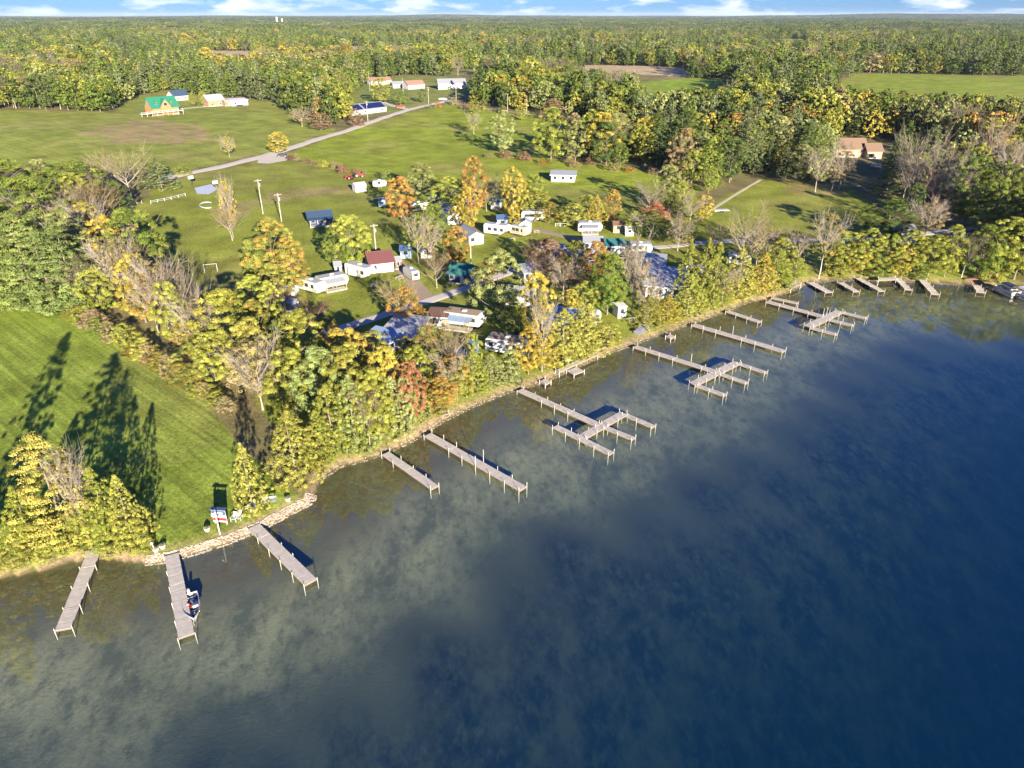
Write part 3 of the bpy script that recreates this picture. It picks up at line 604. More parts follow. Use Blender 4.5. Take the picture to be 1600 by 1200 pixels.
def pick(x, y, n):
    """species and colour by stands, so that neighbours are alike"""
    s = np.sin(x / 83 + 1) * np.sin(y / 131) + .6 * np.sin(x / 37 + y / 71) + rng.normal(0, .55, n)
    far = sm(np.hypot(x, y), 450, 900)
    u = rng.random(n); kinds = np.where(s > .75 - .55 * far, 'pine', np.where(s > .1, 'tall', np.where(s > -1.05, 'round', np.where(u < .6, 'sparse', 'bare'))))
    c = rng.random(n); w = c * .85 + .08 + .20 * np.sin(x / 147 + .7) * np.sin(y / 173 + x / 400) + .07 * np.sin(x / 59 - y / 47)
    tints = np.where(kinds == 'pine', np.where(c < .5, 'S', np.where(c < .75, 'DG', 'G')), np.where(kinds == 'bare', np.where(c < .5, 'W', 'T'), np.where(w < .32, 'G', np.where(w < .45, 'DG', np.where(w < .72, 'YG', np.where(w < .86, 'P', np.where(w < .93, 'Y', np.where(w < .965, 'OG', np.where(w < .985, 'O', 'T')))))))))
    h = np.where(kinds == 'pine', 18.5, 15.5) * rng.uniform(.58, 1.25, n); wd = h * np.where(kinds == 'pine', .60, np.where(kinds == 'tall', .68, .86)) * rng.uniform(.8, 1.2, n)
    big = rng.random(n) < .10; h = np.where(big, h * 1.3, h); wd = np.where(big, wd * 1.15, wd)
    return kinds, tints, h, wd
px_, py_ = proj(ptsx, ptsy, height(ptsx, ptsy)); vis = (px_ > -60) & (px_ < 1660) & (py_ < 1200)
kk, tt, hh, ww = pick(ptsx, ptsy, len(ptsx)); zz = height(ptsx, ptsy)
# the photograph shows these clearings and houses open to view: no tree stands in front of them
VIEW = [np.array(POLY[k], float) for k in ('house_field', 'field_b', 'field_c', 'marsh', 'park', 'hay_near', 'stubble', 'stubble2', 'stubble3', 'stubble4', 'stubble7')] + [np.array([(448,240),(545,203),(640,176),(700,163),(790,176),(895,192),(850,236),(880,288),(640,290)], float)] + [np.array(((a, b), (c_, b), (c_, d_), (a, d_)), float) for a, b, c_, d_ in
        ((230,140,395,185),(852,258,904,288),(545,150,615,185),(575,118,670,146),(680,118,735,146),(1296,205,1386,262),(425,28,450,42))]
def hides(x, y, z, h):
    r_ = np.zeros(len(x), bool)
    for f_ in (.35, .6, .8):
        a_, b_ = proj(x, y, z + h * f_)
        for V_ in VIEW: r_ |= inside(V_, a_, b_)
    return r_
k = ~hides(ptsx, ptsy, zz, hh); ptsx, ptsy, kk, tt, hh, ww, zz, px_, py_, vis = [q[k] for q in (ptsx, ptsy, kk, tt, hh, ww, zz, px_, py_, vis)]
order = np.argsort(np.hypot(ptsx, ptsy) + np.where(vis, 0, 1e6))
NIND = max(0, 460 - len(TREES))
ind = order[:NIND]; rest = order[NIND:]
for i in ind:
    X = px_[i]
    place = 'in the woods left of the hay field' if X < 300 else 'beside the park on its left' if X < 700 else 'in the middle woodland edge' if X < 1100 else 'in the woodland above the small pasture' if X < 1330 else 'in the woods round the brown house'
    TREES.append(dict(x=ptsx[i], y=ptsy[i], z=zz[i], h=hh[i], w=ww[i], kind=str(kk[i]), tint=str(tt[i]), place=place, px=X))
print('single trees', len(TREES), 'near forest', len(rest))

# labels: look + place, and the count from the left where several look alike
def ordinal(i): return '%d%s' % (i, 'th' if 10 <= i % 100 <= 20 else {1: 'st', 2: 'nd', 3: 'rd'}.get(i % 10, 'th'))
byl = {}
for t in TREES: byl.setdefault((t['tint'], t['kind'], t['place']), []).append(t)
for (ti, ki, pl), ts in byl.items():
    look = TINT[ti][2] + ' ' + KINDWORD[ki]
    ts.sort(key=lambda t: t['px'])
    for i, t in enumerate(ts, 1):
        t['label'] = look + ' ' + pl if len(ts) == 1 else '%s %s, %s from left' % (look, pl, ordinal(i))
nv = 0
for t in TREES:
    protos = HERO[t['kind']]; nv += 1
    trm, crm = protos[nv % len(protos)]
    root = thing(KINDNAME[t['kind']], t['label'], 'shrub' if t['kind'] == 'shrub' else 'tree', (t['x'], t['y'], t['z'] - .03), random.uniform(0, 6.28), 'trees and shrubs ' + t['place'])
    root.scale = (t['w'], t['w'], t['h'])
    a = link('trunk', trm, root); b = link('crown', crm, root)
    c1, c2, _ = TINT[t['tint']]; b['tint'] = jit(c1); b['tint2'] = jit(c2)

# --- the rest of the forest: one mass, an instance for each tree
def instance_cloud(name, label, x, y, z, h, w, protoid, t1, t2, protos):
    n = len(x); me = bpy.data.meshes.new(name); me.vertices.add(n); me.vertices.foreach_set('co', np.stack([x, y, z], 1).astype(np.float32).ravel())
    def attr(nm, typ, v, key):
        a = me.attributes.new(nm, typ, 'POINT'); a.data.foreach_set(key, np.asarray(v).ravel())
    attr('tint', 'FLOAT_VECTOR', t1.astype(np.float32), 'vector'); attr('tint2', 'FLOAT_VECTOR', t2.astype(np.float32), 'vector')
    attr('scl', 'FLOAT_VECTOR', np.stack([w, w, h], 1).astype(np.float32), 'vector')
    attr('rot', 'FLOAT_VECTOR', np.stack([0 * x, 0 * x, rng.uniform(0, 6.28, n)], 1).astype(np.float32), 'vector')
    attr('pid', 'INT', protoid.astype(np.int32), 'value')
    o = link(name, me); tag(o, label, None, kind='stuff')
    col = bpy.data.collections.new(name + '_kinds')
    for i, p in enumerate(protos):
        po = bpy.data.objects.new('%s_%02d' % (name, i), p); col.objects.link(po)
    ng = bpy.data.node_groups.new(name, 'GeometryNodeTree'); ng.is_modifier = True
    ng.interface.new_socket('Geometry', in_out='INPUT', socket_type='NodeSocketGeometry'); ng.interface.new_socket('Geometry', in_out='OUTPUT', socket_type='NodeSocketGeometry')
    nn = ng.nodes.new; gi = nn('NodeGroupInput'); go = nn('NodeGroupOutput'); ip = nn('GeometryNodeInstanceOnPoints'); ci = nn('GeometryNodeCollectionInfo')
    ci.inputs['Collection'].default_value = col; ci.inputs['Separate Children'].default_value = True; ci.inputs['Reset Children'].default_value = True
    ip.inputs['Pick Instance'].default_value = True
    def na_(nm, typ):
        a = nn('GeometryNodeInputNamedAttribute'); a.data_type = typ; a.inputs['Name'].default_value = nm; return a.outputs['Attribute']
    e2r = nn('FunctionNodeEulerToRotation')
    ng.links.new(gi.outputs[0], ip.inputs['Points']); ng.links.new(ci.outputs[0], ip.inputs['Instance']); ng.links.new(na_('pid', 'INT'), ip.inputs['Instance Index'])
    ng.links.new(na_('rot', 'FLOAT_VECTOR'), e2r.inputs[0]); ng.links.new(e2r.outputs[0], ip.inputs['Rotation']); ng.links.new(na_('scl', 'FLOAT_VECTOR'), ip.inputs['Scale']); ng.links.new(ip.outputs[0], go.inputs[0])
    md = o.modifiers.new('trees', 'NODES'); md.node_group = ng
    return o
PL, PID = [], {}
for kd in WKIND:
    for k, p in enumerate(LOD[kd]): PID.setdefault(kd, []).append(len(PL)); PL.append(p)
def cloud(name, label, x, y, z, kinds, tints, h, w):
    pid = np.array([PID[k][i % len(PID[k])] for i, k in enumerate(kinds)])
    t1 = np.array([TINT[t][0] for t in tints]); t2 = np.array([TINT[t][1] for t in tints]); j = rng.uniform(.62, 1.05, (len(x), 1)); instance_cloud(name, label, x, y, z, h, w, pid, t1 * j, t2 * j, PL)
mx_, my_ = scatter(700, 2300, 11.5, .86); km, tm, hm, wm_ = pick(mx_, my_, len(mx_)); k = ~hides(mx_, my_, height(mx_, my_), hm); mx_, my_, km, tm, hm, wm_ = mx_[k], my_[k], km[k], tm[k], hm[k], wm_[k]
X = np.concatenate([ptsx[rest], mx_]); Y = np.concatenate([ptsy[rest], my_])
cloud('forest', 'mixed autumn forest behind the fields', X, Y, height(X, Y), np.concatenate([kk[rest], km]), np.concatenate([tt[rest], tm]), np.concatenate([hh[rest], hm * 1.05]), np.concatenate([ww[rest], wm_ * 1.15]))
print('forest', len(X))
# farther off, stands of trees
STANDS = []
for k in range(4):
    r = np.random.default_rng(50 + k); V = []; Q = []; lv = []; lm = []; o = 0
    for i in range(34):
        q, f, a, b = leaf_quads(['round', 'pine', 'tall'][i % 3], 16, 5, .085, .16, r); sc = r.uniform(.75, 1.2)
        q = q * np.array([.24 * sc, .24 * sc, sc]) + np.append(r.uniform(-.5, .5, 2), 0)
        V.append(q); Q.append(f + o); o += len(q); lv.append(a * r.uniform(.7, 1.25)); lm.append(np.clip(b + r.normal(0, .3), 0, 1))
    STANDS.append(np_mesh('forest_stand', np.vstack(V), np.vstack(Q), [FOL], np.concatenate(lv), np.concatenate(lm)))
fx, fy = [], []
for y0, y1, sp in ((2300, 6000, 44.), (6000, 15500, 110.)):
    a, b = scatter(y0, y1, sp, .84); fx.append(a); fy.append(b)
sp = np.concatenate([np.full(len(fx[0]), 56.), np.full(len(fx[1]), 135.)]); fx = np.concatenate(fx); fy = np.concatenate(fy); n = len(fx)
ts = rng.choice(['S', 'DG', 'G', 'YG', 'P', 'T'], n, p=[.34, .34, .18, .06, .06, .02])
j = rng.uniform(.50, .95, (n, 1)); t1 = np.array([TINT[t][0] for t in ts]) * j; t2 = np.array([TINT[t][1] for t in ts]) * j
instance_cloud('far_forest', 'unbroken forest reaching the horizon', fx, fy, height(fx, fy), rng.uniform(11, 16, n), sp, rng.integers(0, 4, n), t1, t2, STANDS)
print('stands', n)

# ------------------------------------------------------------------ docks
DZ = .55
def xy(px, py, z=DZ): p = g0(px, py, z); return np.array([float(p[0]), float(p[1])])
def dock(label, segs, width=1.5, post_h=(.8, 1.2), tall=(), name='dock', two_sided=True, step=3.05, group='docks along the shore'):
    o0 = xy(*segs[0][0]); root = thing(name, label, 'dock', (o0[0], o0[1], 0), 0, group)
    for si, sg in enumerate(segs):
        a, b = xy(*sg[0]), xy(*sg[1]); w = sg[2] if len(sg) > 2 else width
        L_ = np.linalg.norm(b - a); u = (b - a) / L_; n = np.array([-u[1], u[0]]); k = max(1, round(L_ / step)); s = L_ / k; rz = math.atan2(u[1], u[0])
        for i in range(k):
            c = a + u * s * i - o0; x1 = s - .035; tilt = random.uniform(-.035, .035) + .004 * si
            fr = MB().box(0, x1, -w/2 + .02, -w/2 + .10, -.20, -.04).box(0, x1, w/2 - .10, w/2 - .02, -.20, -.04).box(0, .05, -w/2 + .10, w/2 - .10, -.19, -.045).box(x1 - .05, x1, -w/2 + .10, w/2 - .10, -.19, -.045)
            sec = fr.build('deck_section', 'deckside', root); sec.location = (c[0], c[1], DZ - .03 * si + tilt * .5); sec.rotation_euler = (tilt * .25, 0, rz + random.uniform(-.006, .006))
            bd = MB(); nbd = max(3, int(s / .152)); pw = x1 / nbd
            for j in range(nbd):
                e = random.uniform(-.02, .02); hz = random.uniform(-.004, .006); bd.box(j * pw + .008, (j + 1) * pw - .008, -w/2 + e, w/2 + e, -.037 + hz, hz)
            tag(bd.build('deck_boards', 'deckwood', sec), None, None, kind='stuff')
        for i in range(0, k + 1):
            for sd_ in ((-1, 1) if two_sided else (1,)):
                if random.random() < .18 and 0 < i < k: continue
                p = a + u * min(L_ - .12, max(.12, s * i)) + n * sd_ * (w/2 + .075); bedz = min(float(height(p[0], p[1])), DZ - .4); hp = random.uniform(*post_h) * .8
                if (si, i) in tall: hp = random.uniform(1.7, 2.3)
                q = p - o0; MB().cyl(q[0], q[1], bedz - .1, DZ + hp, .042, 7).build('post', 'postwood', root)
    return root
dock('grey plank dock leaning left below the bottom-left trees', [((148,858),(98,984),1.6)], post_h=(.25,.5))
dock('grey plank dock with the small motorboat tied to it', [((268,866),(291,994),1.6)], post_h=(-.05,.08))
dock('grey plank dock running out from the stone bank by the lawn', [((396,822),(486,910),1.6)], post_h=(.15,.45))
dock('short narrow dock below the big grove', [((602,708),(680,762),1.35)], post_h=(.5,.95))
dock('long straight dock right of the short one below the red tree', [((668,679),(818,764),1.5)], post_h=(.5,1.2), tall=((0,4),))
dock('nearest of the three docks with boat slips, four fingers in shallow water', [((812,609),(936,664),1.5),((909,683),(975,645),1.6),((975,646),(1022,667),1.15),((946,667),(991,685),1.15),((867,665),(956,708),1.3)], post_h=(.35,.7), tall=((0,5),(0,7),(0,9)))
dock('middle one of the three docks with boat slips', [((992,541),(1122,582),1.5),((1083,600),(1152,566),1.7),((1153,567),(1198,582),1.2),((1127,584),(1168,598),1.2),((1088,601),(1134,617),1.2)], post_h=(.35,.8), tall=((0,4),(0,8),(0,10)))
dock('long straight dock with leaning poles between two slip docks', [((1083,507),(1226,549),1.7)], post_h=(.5,1.2), tall=((0,3),(0,8)))
dock('short straight dock right of the dock with leaning poles', [((1136,486),(1188,503),1.4)], post_h=(.3,.6))
dock('farthest of the three docks with boat slips', [((1199,471),(1289,495),1.8),((1263,510),(1313,486),2.0),((1314,487),(1355,497),1.4),((1297,499),(1334,508),1.4),((1267,511),(1308,522),1.4)], post_h=(.4,.9), tall=((0,4),(0,8)))
dock('small low dock tucked beside the farthest slip dock', [((1206,465),(1247,474),1.3)], post_h=(.2,.4))
for lab, a, b, w in (('first of the little docks on the far right shore, beside the tall pole', (1266,441), (1296,457), 2.0), ('second little dock on the far right shore', (1313,441), (1339,456), 1.6), ('third and longest little dock on the far right shore', (1340,434), (1378,455), 1.6),
                     ('fourth little dock on the far right shore', (1402,434), (1420,453), 1.6), ('fifth little dock on the far right shore', (1441,437), (1462,460), 1.8), ('little dock nearest the pontoon boats', (1526,446), (1533,457), 1.8)):
    dock(lab, [(a, b, w)], post_h=(.4, .9))
def platform(label, corners, name='swim_platform', cat='platform', z=DZ, group='timber platforms by the shore'):
    P = [xy(*c, z) for c in corners]; c0 = sum(P) / 4; root = thing(name, label, cat, (c0[0], c0[1], 0), 0, group)
    a, b, d = P[0] - c0, P[1] - c0, P[3] - c0; u = b - a; v = d - a; k = max(4, int(np.linalg.norm(u) / .16)); bd = MB()
    for i in range(k):
        q = [a + u * (i + .05) / k, a + u * (i + .95) / k]; q = [q[0], q[1], q[1] + v, q[0] + v]
        bd.prism_z([tuple(t) for t in q], z - .05, z + random.uniform(-.005, .005))
    tag(bd.build('deck_boards', 'deckwood', root), None, None, kind='stuff')
    fr = MB()
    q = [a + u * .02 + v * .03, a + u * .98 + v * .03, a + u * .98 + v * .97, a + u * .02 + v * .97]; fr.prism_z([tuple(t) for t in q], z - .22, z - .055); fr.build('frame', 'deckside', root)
    for t in (a, b, a + u + v, d):
        MB().cyl(t[0], t[1], min(float(height(t[0] + c0[0], t[1] + c0[1])), 0) - .1, z + .35, .07, 7).build('post', 'postwood', root)
platform('square timber platform standing off the boardwalk', [(885,579),(897,586),(912,579),(901,573)])
platform('small square platform at the water edge beside the nearest slip dock', [(843,596),(852,602),(861,597),(852,591)])
platform('tiny timber landing between the slip dock and leaning-pole dock', [(1040,526),(1048,530),(1055,526),(1047,522)])
platform('long timber boardwalk on the bank behind the square platform', [(868,578),(874,582),(934,557),(928,551)], 'boardwalk', 'boardwalk', z=.95)
platform('stored dock section lying on the bank by the far docks', [(1228,446),(1236,451),(1250,444),(1243,440)], 'stored_dock_section', 'dock section', z=1.1)
platform('stored dock section lying between the little far docks', [(1372,434),(1373,438),(1399,437),(1399,433)], 'stored_dock_section', 'dock section', z=1.1)

# ------------------------------------------------------------------ stone bank (too many, too small to pick apart) and shore wall
ico = []
for k in range(5):
    r = np.random.default_rng(k); v = unit(np.array([(0,0,1),(1,0,.15),(.3,.95,.1),(-.8,.6,.2),(-.8,-.6,.1),(.3,-.95,.2),(0,0,-.6)], float)) * r.uniform(.75, 1.2, (7, 1)); ico.append(v)
IF = [(0,1,2),(0,2,3),(0,3,4),(0,4,5),(0,5,1),(6,2,1),(6,3,2),(6,4,3),(6,5,4),(6,1,5)]
def stones(name, label, line_px, width, dens, s0, s1, m):
    P = ats(line_px); mb = MB()
    for a, b in zip(P[:-1], P[1:]):
        L_ = np.linalg.norm(b - a); n = np.array([-(b - a)[1], (b - a)[0]]) / L_
        for i in range(int(L_ * dens)):
            q = a + (b - a) * random.random() + n * random.uniform(-.5, .5) * width; s = random.uniform(s0, s1); z = max(float(height(*q)), -.4); th = random.uniform(0, 6.28); c, sn = math.cos(th), math.sin(th)
            v = ico[random.randrange(5)] * s * np.array([1, random.uniform(.7, 1.1), .62]); v = np.stack([v[:, 0] * c - v[:, 1] * sn + q[0], v[:, 0] * sn + v[:, 1] * c + q[1], v[:, 2] + z + s * .12], 1)
            mb.add(v, IF)
    return tag(mb.build(name, m), label, None, kind='stuff')
stones('riprap', 'pale broken stone bank edging the lakeside lawn', [(228,878),(262,872),(310,859),(350,846),(400,826),(444,803),(484,783),(486,772)], 1.5, 95, .06, .20, mat('riprap', (.40,.335,.255), .9, .4, .8))
stones('shore_stones', 'low line of pale stones along the lake edge', [(500,749),(530,729),(570,719),(605,707),(640,691),(665,676),(690,659),(740,635),(790,614),(850,597),(900,574),(950,552),(990,539),(1030,523),(1080,506),(1130,488),(1170,472),(1230,457),(1262,443),(1300,439),(1350,438),(1420,441),(1500,445),(1560,447)], .8, 16, .06, .17, 'stone')

# ------------------------------------------------------------------ buildings and trailers
def frame_px(p0, p1):
    a, b = at(*p0), at(*p1); c = ((a[0] + b[0]) / 2, (a[1] + b[1]) / 2, (a[2] + b[2]) / 2)
    return c, math.atan2(b[1] - a[1], b[0] - a[0]), math.hypot(b[0] - a[0], b[1] - a[1])
def window(root, x, z, w, h, y, face='front', m='white', xs=None):
    """a framed window: frame proud of the wall, pane set into it"""
    f = MB(); t = .07
    if face == 'front':
        f.box(x-w/2, x+w/2, y-.05, y+.02, z, z+t).box(x-w/2, x+w/2, y-.05, y+.02, z+h-t, z+h).box(x-w/2, x-w/2+t, y-.05, y+.02, z+t, z+h-t).box(x+w/2-t, x+w/2, y-.05, y+.02, z+t, z+h-t)
        g = B(x-w/2+t, x+w/2-t, y-.025, y+.01, z+t, z+h-t)
    else:
        sx = xs; s = 1 if sx > 0 else -1; x0, x1 = sorted((sx - s*.02, sx + s*.05)); xg = sorted((sx - s*.01, sx + s*.025))
        f.box(x0, x1, y-w/2, y+w/2, z, z+t).box(x0, x1, y-w/2, y+w/2, z+h-t, z+h).box(x0, x1, y-w/2, y-w/2+t, z+t, z+h-t).box(x0, x1, y+w/2-t, y+w/2, z+t, z+h-t)
        g = B(xg[0], xg[1], y-w/2+t, y+w/2-t, z+t, z+h-t)
    fo = f.build('window', m, root); g.build('pane', 'glass', fo)
def door(root, x, y, z0, w=.9, h=2.0, m='white'):
    d_ = B(x-w/2, x+w/2, y-.06, y+.02, z0, z0+h).build('door', m, root); B(x+w*.30, x+w*.38, y-.11, y-.062, z0+.95, z0+1.03).build('handle', 'dark', d_)
def house(label, p0, p1, W, H, wall, roofm, kind='gable', rise=1.6, over=.45, nwin=3, name='cottage', cat='cottage', trim='white', porch=0, chimney=False, winh=1.2, storeys=1, side=1, group='cottages and houses', doorx=None):
    c, rz, L_ = frame_px(p0, p1); root = thing(name, label, cat, c, rz, group); l = L_ / 2
    B(-l + .05, l - .05, .05, W - .05, -1.2, .30).build('foundation', 'concrete', root)
    if kind == 'gable':                                   # ridge along the long side
        MB().prism_x([(0, .3), (W, .3), (W, H), (W/2, H + rise), (0, H)], -l, l).build('wall', wall, root)
        k = rise / (W/2); t = .14; ro = MB()
        ro.prism_x([(-over, H - over*k + .02), (W/2, H + rise + .02), (W/2, H + rise + t), (-over, H - over*k + t)], -l - over, l + over).prism_x([(W/2, H + rise + .02), (W + over, H - over*k + .02), (W + over, H - over*k + t), (W/2, H + rise + t)], -l - over, l + over)
        rf = ro.build('roof', roofm, root); B(-l - over, l + over, W/2 - .15, W/2 + .15, H + rise + t - .03, H + rise + t + .06).build('ridge_cap', roofm, rf)
    elif kind == 'gable_end':                             # gable end faces the lake
        MB().prism_y([(-l, .3), (l, .3), (l, H), (0, H + rise), (-l, H)], 0, W).build('wall', wall, root)
        k = rise / l; t = .14; ro = MB()
        ro.prism_y([(-l - over, H - over*k + .02), (0, H + rise + .02), (0, H + rise + t), (-l - over, H - over*k + t)], -over, W + over).prism_y([(0, H + rise + .02), (l + over, H - over*k + .02), (l + over, H - over*k + t), (0, H + rise + t)], -over, W + over)
        rf = ro.build('roof', roofm, root); B(-.15, .15, -over, W + over, H + rise + t - .03, H + rise + t + .06).build('ridge_cap', roofm, rf)
    else:                                                 # one low slope, falling to the lake or to the back
        r0, r1 = (0, rise) if side > 0 else (rise, 0)
        MB().prism_x([(0, .3), (W, .3), (W, H + r1), (0, H + r0)], -l, l).build('wall', wall, root)
        k = (r1 - r0) / W; MB().prism_x([(-over, H + r0 - over*k + .02), (W + over, H + r1 + over*k + .02), (W + over, H + r1 + over*k + .18), (-over, H + r0 - over*k + .18)], -l - over, l + over).build('roof', roofm, root)
        B(-l - over, l + over, -over - .05, -over - .002, H + r0 - over*k - .04, H + r0 - over*k + .20).build('fascia', trim, root)
    dx = doorx if doorx is not None else (l * .30 if nwin > 1 else 0)
    if L_ > 3.2: door(root, dx, 0, .32, m=trim)
    ww_ = min(1.3, L_ / (nwin + 1.2))
    for s_ in range(storeys):
        for i in range(nwin):
            xx = -l + L_ * (i + .5) / nwin
            if s_ == 0 and L_ > 3.2 and abs(xx - dx) < ww_ / 2 + .55: continue
            window(root, xx, 1.0 + 2.6 * s_, ww_, winh, 0, m=trim)
    if W > 3.5:
        for sx in (-l, l):
            window(root, 0, 1.0, 1.0, min(1.1, winh), W * .38, 'side', trim, sx)
    if porch:
        fl = B(-l, l, -porch, -.02, .12, .28).build('porch_deck', 'deckwood', root)
        for i in range(4): MB().box(-l + .1 + (L_ - .2) * i / 3 - .06, -l + .1 + (L_ - .2) * i / 3 + .06, -porch + .05, -porch + .17, -.6, H - .25).build('porch_post', trim, root)
        MB().prism_x([(-porch - .25, H - .25), (-.02, H + .02), (-.02, H + .14), (-porch - .25, H - .12)], -l - .2, l + .2).build('porch_roof', roofm, root)
    if chimney: MB().box(l*.3, l*.3 + .6, W/2 + .2, W/2 + .8, H + rise * .5, H + rise + .9).build('chimney', 'terracotta', root)
    return root
def trailer(label, p0, p1, W=2.5, H=2.9, m='white', stripe='grey', slide=False, awning=None, nwin=3, name='travel_trailer', cat='trailer', fifth=False, end=False, flip=False, L_=None, group='trailers parked in the camp', roof='rooflight'):
    c, rz, l0 = frame_px(p0, p1); L_ = L_ or l0
    root = thing(name, label, cat, c, rz, group)
    if end: root.rotation_euler.z += math.pi / 2; W, L_ = l0, W
    l = L_ / 2; o = 0
    if end: l = L_ / 2
    y0, y1 = (0, W) if not end else (-W/2, W/2); xo = 0 if not end else l
    z0 = .55; nose = .55
    pr_ = [(-l, z0 + .25), (-l + .25, z0), (l - nose, z0), (l, z0 + .9), (l - .12, H - .55), (l - .6, H - .06), (l - 1.0, H), (-l + .3, H), (-l, H - .3)]
    if fifth: pr_ = [(-l, z0 + .25), (-l + .25, z0), (l - 2.4, z0), (l - 2.2, z0 + 1.05), (l - .2, z0 + 1.2), (l, z0 + 1.6), (l - .25, H - .1), (l - .7, H + .1), (-l + .3, H + .1), (-l, H - .3)]
    if flip: pr_ = [(-a, b) for a, b in pr_][::-1]
    pr_ = [(a + xo, b) for a, b in pr_]
    MB().prism_y(pr_, y0, y1).build('body', m, root)
    B(xo - l + .5, xo + l - .9, y0 + .12, y1 - .12, H + (.10 if fifth else 0) + .004, H + (.10 if fifth else 0) + .05).build('roof', roof, root)
    B(xo - .45, xo + .45, (y0 + y1)/2 - .35, (y0 + y1)/2 + .35, H + .05, H + .36 + (.1 if fifth else 0)).build('air_conditioner', 'white', root)
    for s_ in ((y0 - .012, y0 - .002),) if not end else ((y0 - .012, y0 - .002), (y1 + .002, y1 + .012)):
        B(xo - l + .4, xo + l - (2.5 if fifth else .9), s_[0], s_[1], z0 + .42, z0 + .68).build('stripe', stripe, root)
    for i in range(nwin):
        xx = xo - l + .9 + (L_ - 2.2) * (i + .5) / nwin
        window(root, xx, 1.45, 1.15, .9, y0, m='dark')
    door(root, xo + l * .25, y0, z0 + .08, .7, 1.85, 'cream')
    window(root, 0, 1.5, min(1.2, W - .8), .8, (y0 + y1)/2, 'side', 'dark', xo - l)
    for sx in (-.45, .45):
        for yy in ((y0 + .02, y0 + .24), (y1 - .24, y1 - .02)):
            w_ = MB().tube([(xo + sx, yy[0] - .06, .34), (xo + sx, yy[1] - .06, .34)], .34, 12).build('wheel', 'rubber', root)
            MB().tube([(xo + sx, yy[0] - .08, .34), (xo + sx, yy[0] - .05, .34)], .17, 10).build('rim', 'metal', w_)
    hx = xo + (l if not flip else -l); s_ = 1 if not flip else -1
    if not fifth: MB().tube([(hx - s_*.3, (y0+y1)/2 - .5, .55), (hx + s_*1.0, (y0+y1)/2, .5)], .05, 6).tube([(hx - s_*.3, (y0+y1)/2 + .5, .55), (hx + s_*1.0, (y0+y1)/2, .5)], .05, 6).build('hitch', 'dark', root)
    if slide: B(xo - l*.55, xo + l*.0, y0 - .75, y0 - .003, .85, 2.65).build('slide_out', m, root)
    if awning:
        MB().prism_x([(y0 - 2.4, 2.15), (y0 - .02, 2.6), (y0 - .02, 2.67), (y0 - 2.4, 2.22)], xo - l*.75, xo + l*.6).build('awning', awning, root)
        for xx in (-l*.72, l*.57): MB().cyl(xo + xx, y0 - 2.3, -.1, 2.16, .04, 6).build('awning_post', 'white', root)
        B(xo - l*.75, xo + l*.6, y0 - 2.4, y0 - .3, .02, .22).build('porch_deck', 'deckwood', root)
    return root
# the camp, from the open lawn to the shore
house('small white shed alone on the open lawn', (556,301), (573,299), 3.2, 2.3, 'white', 'rooflight', 'gable', .8, .2, 1, 'shed', 'shed')
trailer('cream box trailer right of the lone white shed', (583,294), (605,293), 2.4, 2.6, 'cream', 'tan', nwin=1)
trailer('small camper seen end-on under the orange tree', (592,326), (603,326), 5, 2.8, 'lightblue', 'blue', end=True, nwin=1)
house('dark cottage with blue-grey metal roof in tree shade on the lawn', (484,354), (520,351), 6.5, 2.5, 'navy', 'blue_metal', 'gable', 1.3, .5, 3, porch=2)
house('white bungalow with brown shingle roof beyond the fifth-wheel trailer', (580,428), (616,424), 8, 2.7, 'white', 'maroon', 'gable', 1.7, .5, 3)
trailer('long white fifth-wheel trailer beside the brown-roofed bungalow', (540,430), (577,441), 2.5, 3.2, fifth=True, slide=True)
trailer('cream trailer with roofed porch between two white trailers', (500,455), (546,446), 2.8, 3.0, 'cream', 'tan', awning='rooflight')
trailer('white trailer at the left end of the camp row', (464,452), (499,463), 2.6, 2.9)
trailer('white camper parked end-on beside the dirt side lane', (645,442), (656,440), 6.0, 2.7, end=True, nwin=2)
house('navy cabin with teal roof beside the lane', (701,442), (733,446), 6, 2.6, 'navy', 'teal', 'gable', 1.5, .5, 3)
house('small blue hut right of the dirt lane top', (626,404), (643,404), 3, 2.3, 'lightblue', 'blue', 'gable', .9, .3, 1, 'hut', 'hut')
house('small white hut with blue roof under half-bare trees', (658,404), (675,403), 3, 2.3, 'white', 'blue', 'gable', .9, .3, 1, 'hut', 'hut')
trailer('white trailer behind the round green tree', (644,332), (668,330), 2.6, 2.9)
trailer('white trailer with grey roof beside the yellow tree', (683,333), (706,338), 2.6, 2.9, roof='roofgrey')
house('long white cabin with slate roof behind the orange tree', (700,352), (722,350), 9, 2.6, 'white', 'roofgrey', 'gable_end', 1.0, .3, 2)
house('cream cabin with grey roof right of the orange tree', (733,384), (756,381), 9, 2.6, 'cream', 'roofgrey', 'gable_end', 1.1, .3, 2)
trailer('white fifth-wheel in the sun at the middle of the camp', (756,366), (794,371), 2.5, 3.2, fifth=True)
house('blue hut behind the sunlit fifth-wheel', (777,355), (793,355), 3, 2.5, 'lightblue', 'blue', 'gable', .9, .3, 1, 'hut', 'hut')
house('open shelter with bright blue roof under yellow trees', (767,327), (783,327), 4, 2.4, 'white', 'blue', 'gable', .8, .3, 1, 'shelter', 'shelter')
trailer('white trailer half hidden by the tall orange tree', (720,327), (753,327), 2.6, 2.9)
trailer('long white park trailer with many windows in the back row', (815,346), (852,346), 3.4, 3.1, nwin=5)
house('little white gabled shed before the long park trailer', (812,361), (830,361), 4, 2.2, 'white', 'rooflight', 'gable_end', 1.0, .2, 1, 'shed', 'shed')
house('grey-roofed cottage behind the lakeside grove', (597,541), (644,548), 8, 2.8, 'cream', 'rooflight', 'shed', .9, .6, 4, side=1)
house('low cabin with blue-grey roof left of the grey-roofed cottage', (568,546), (606,556), 4.5, 2.6, 'white', 'lightblue', 'shed', .5, .4, 3)
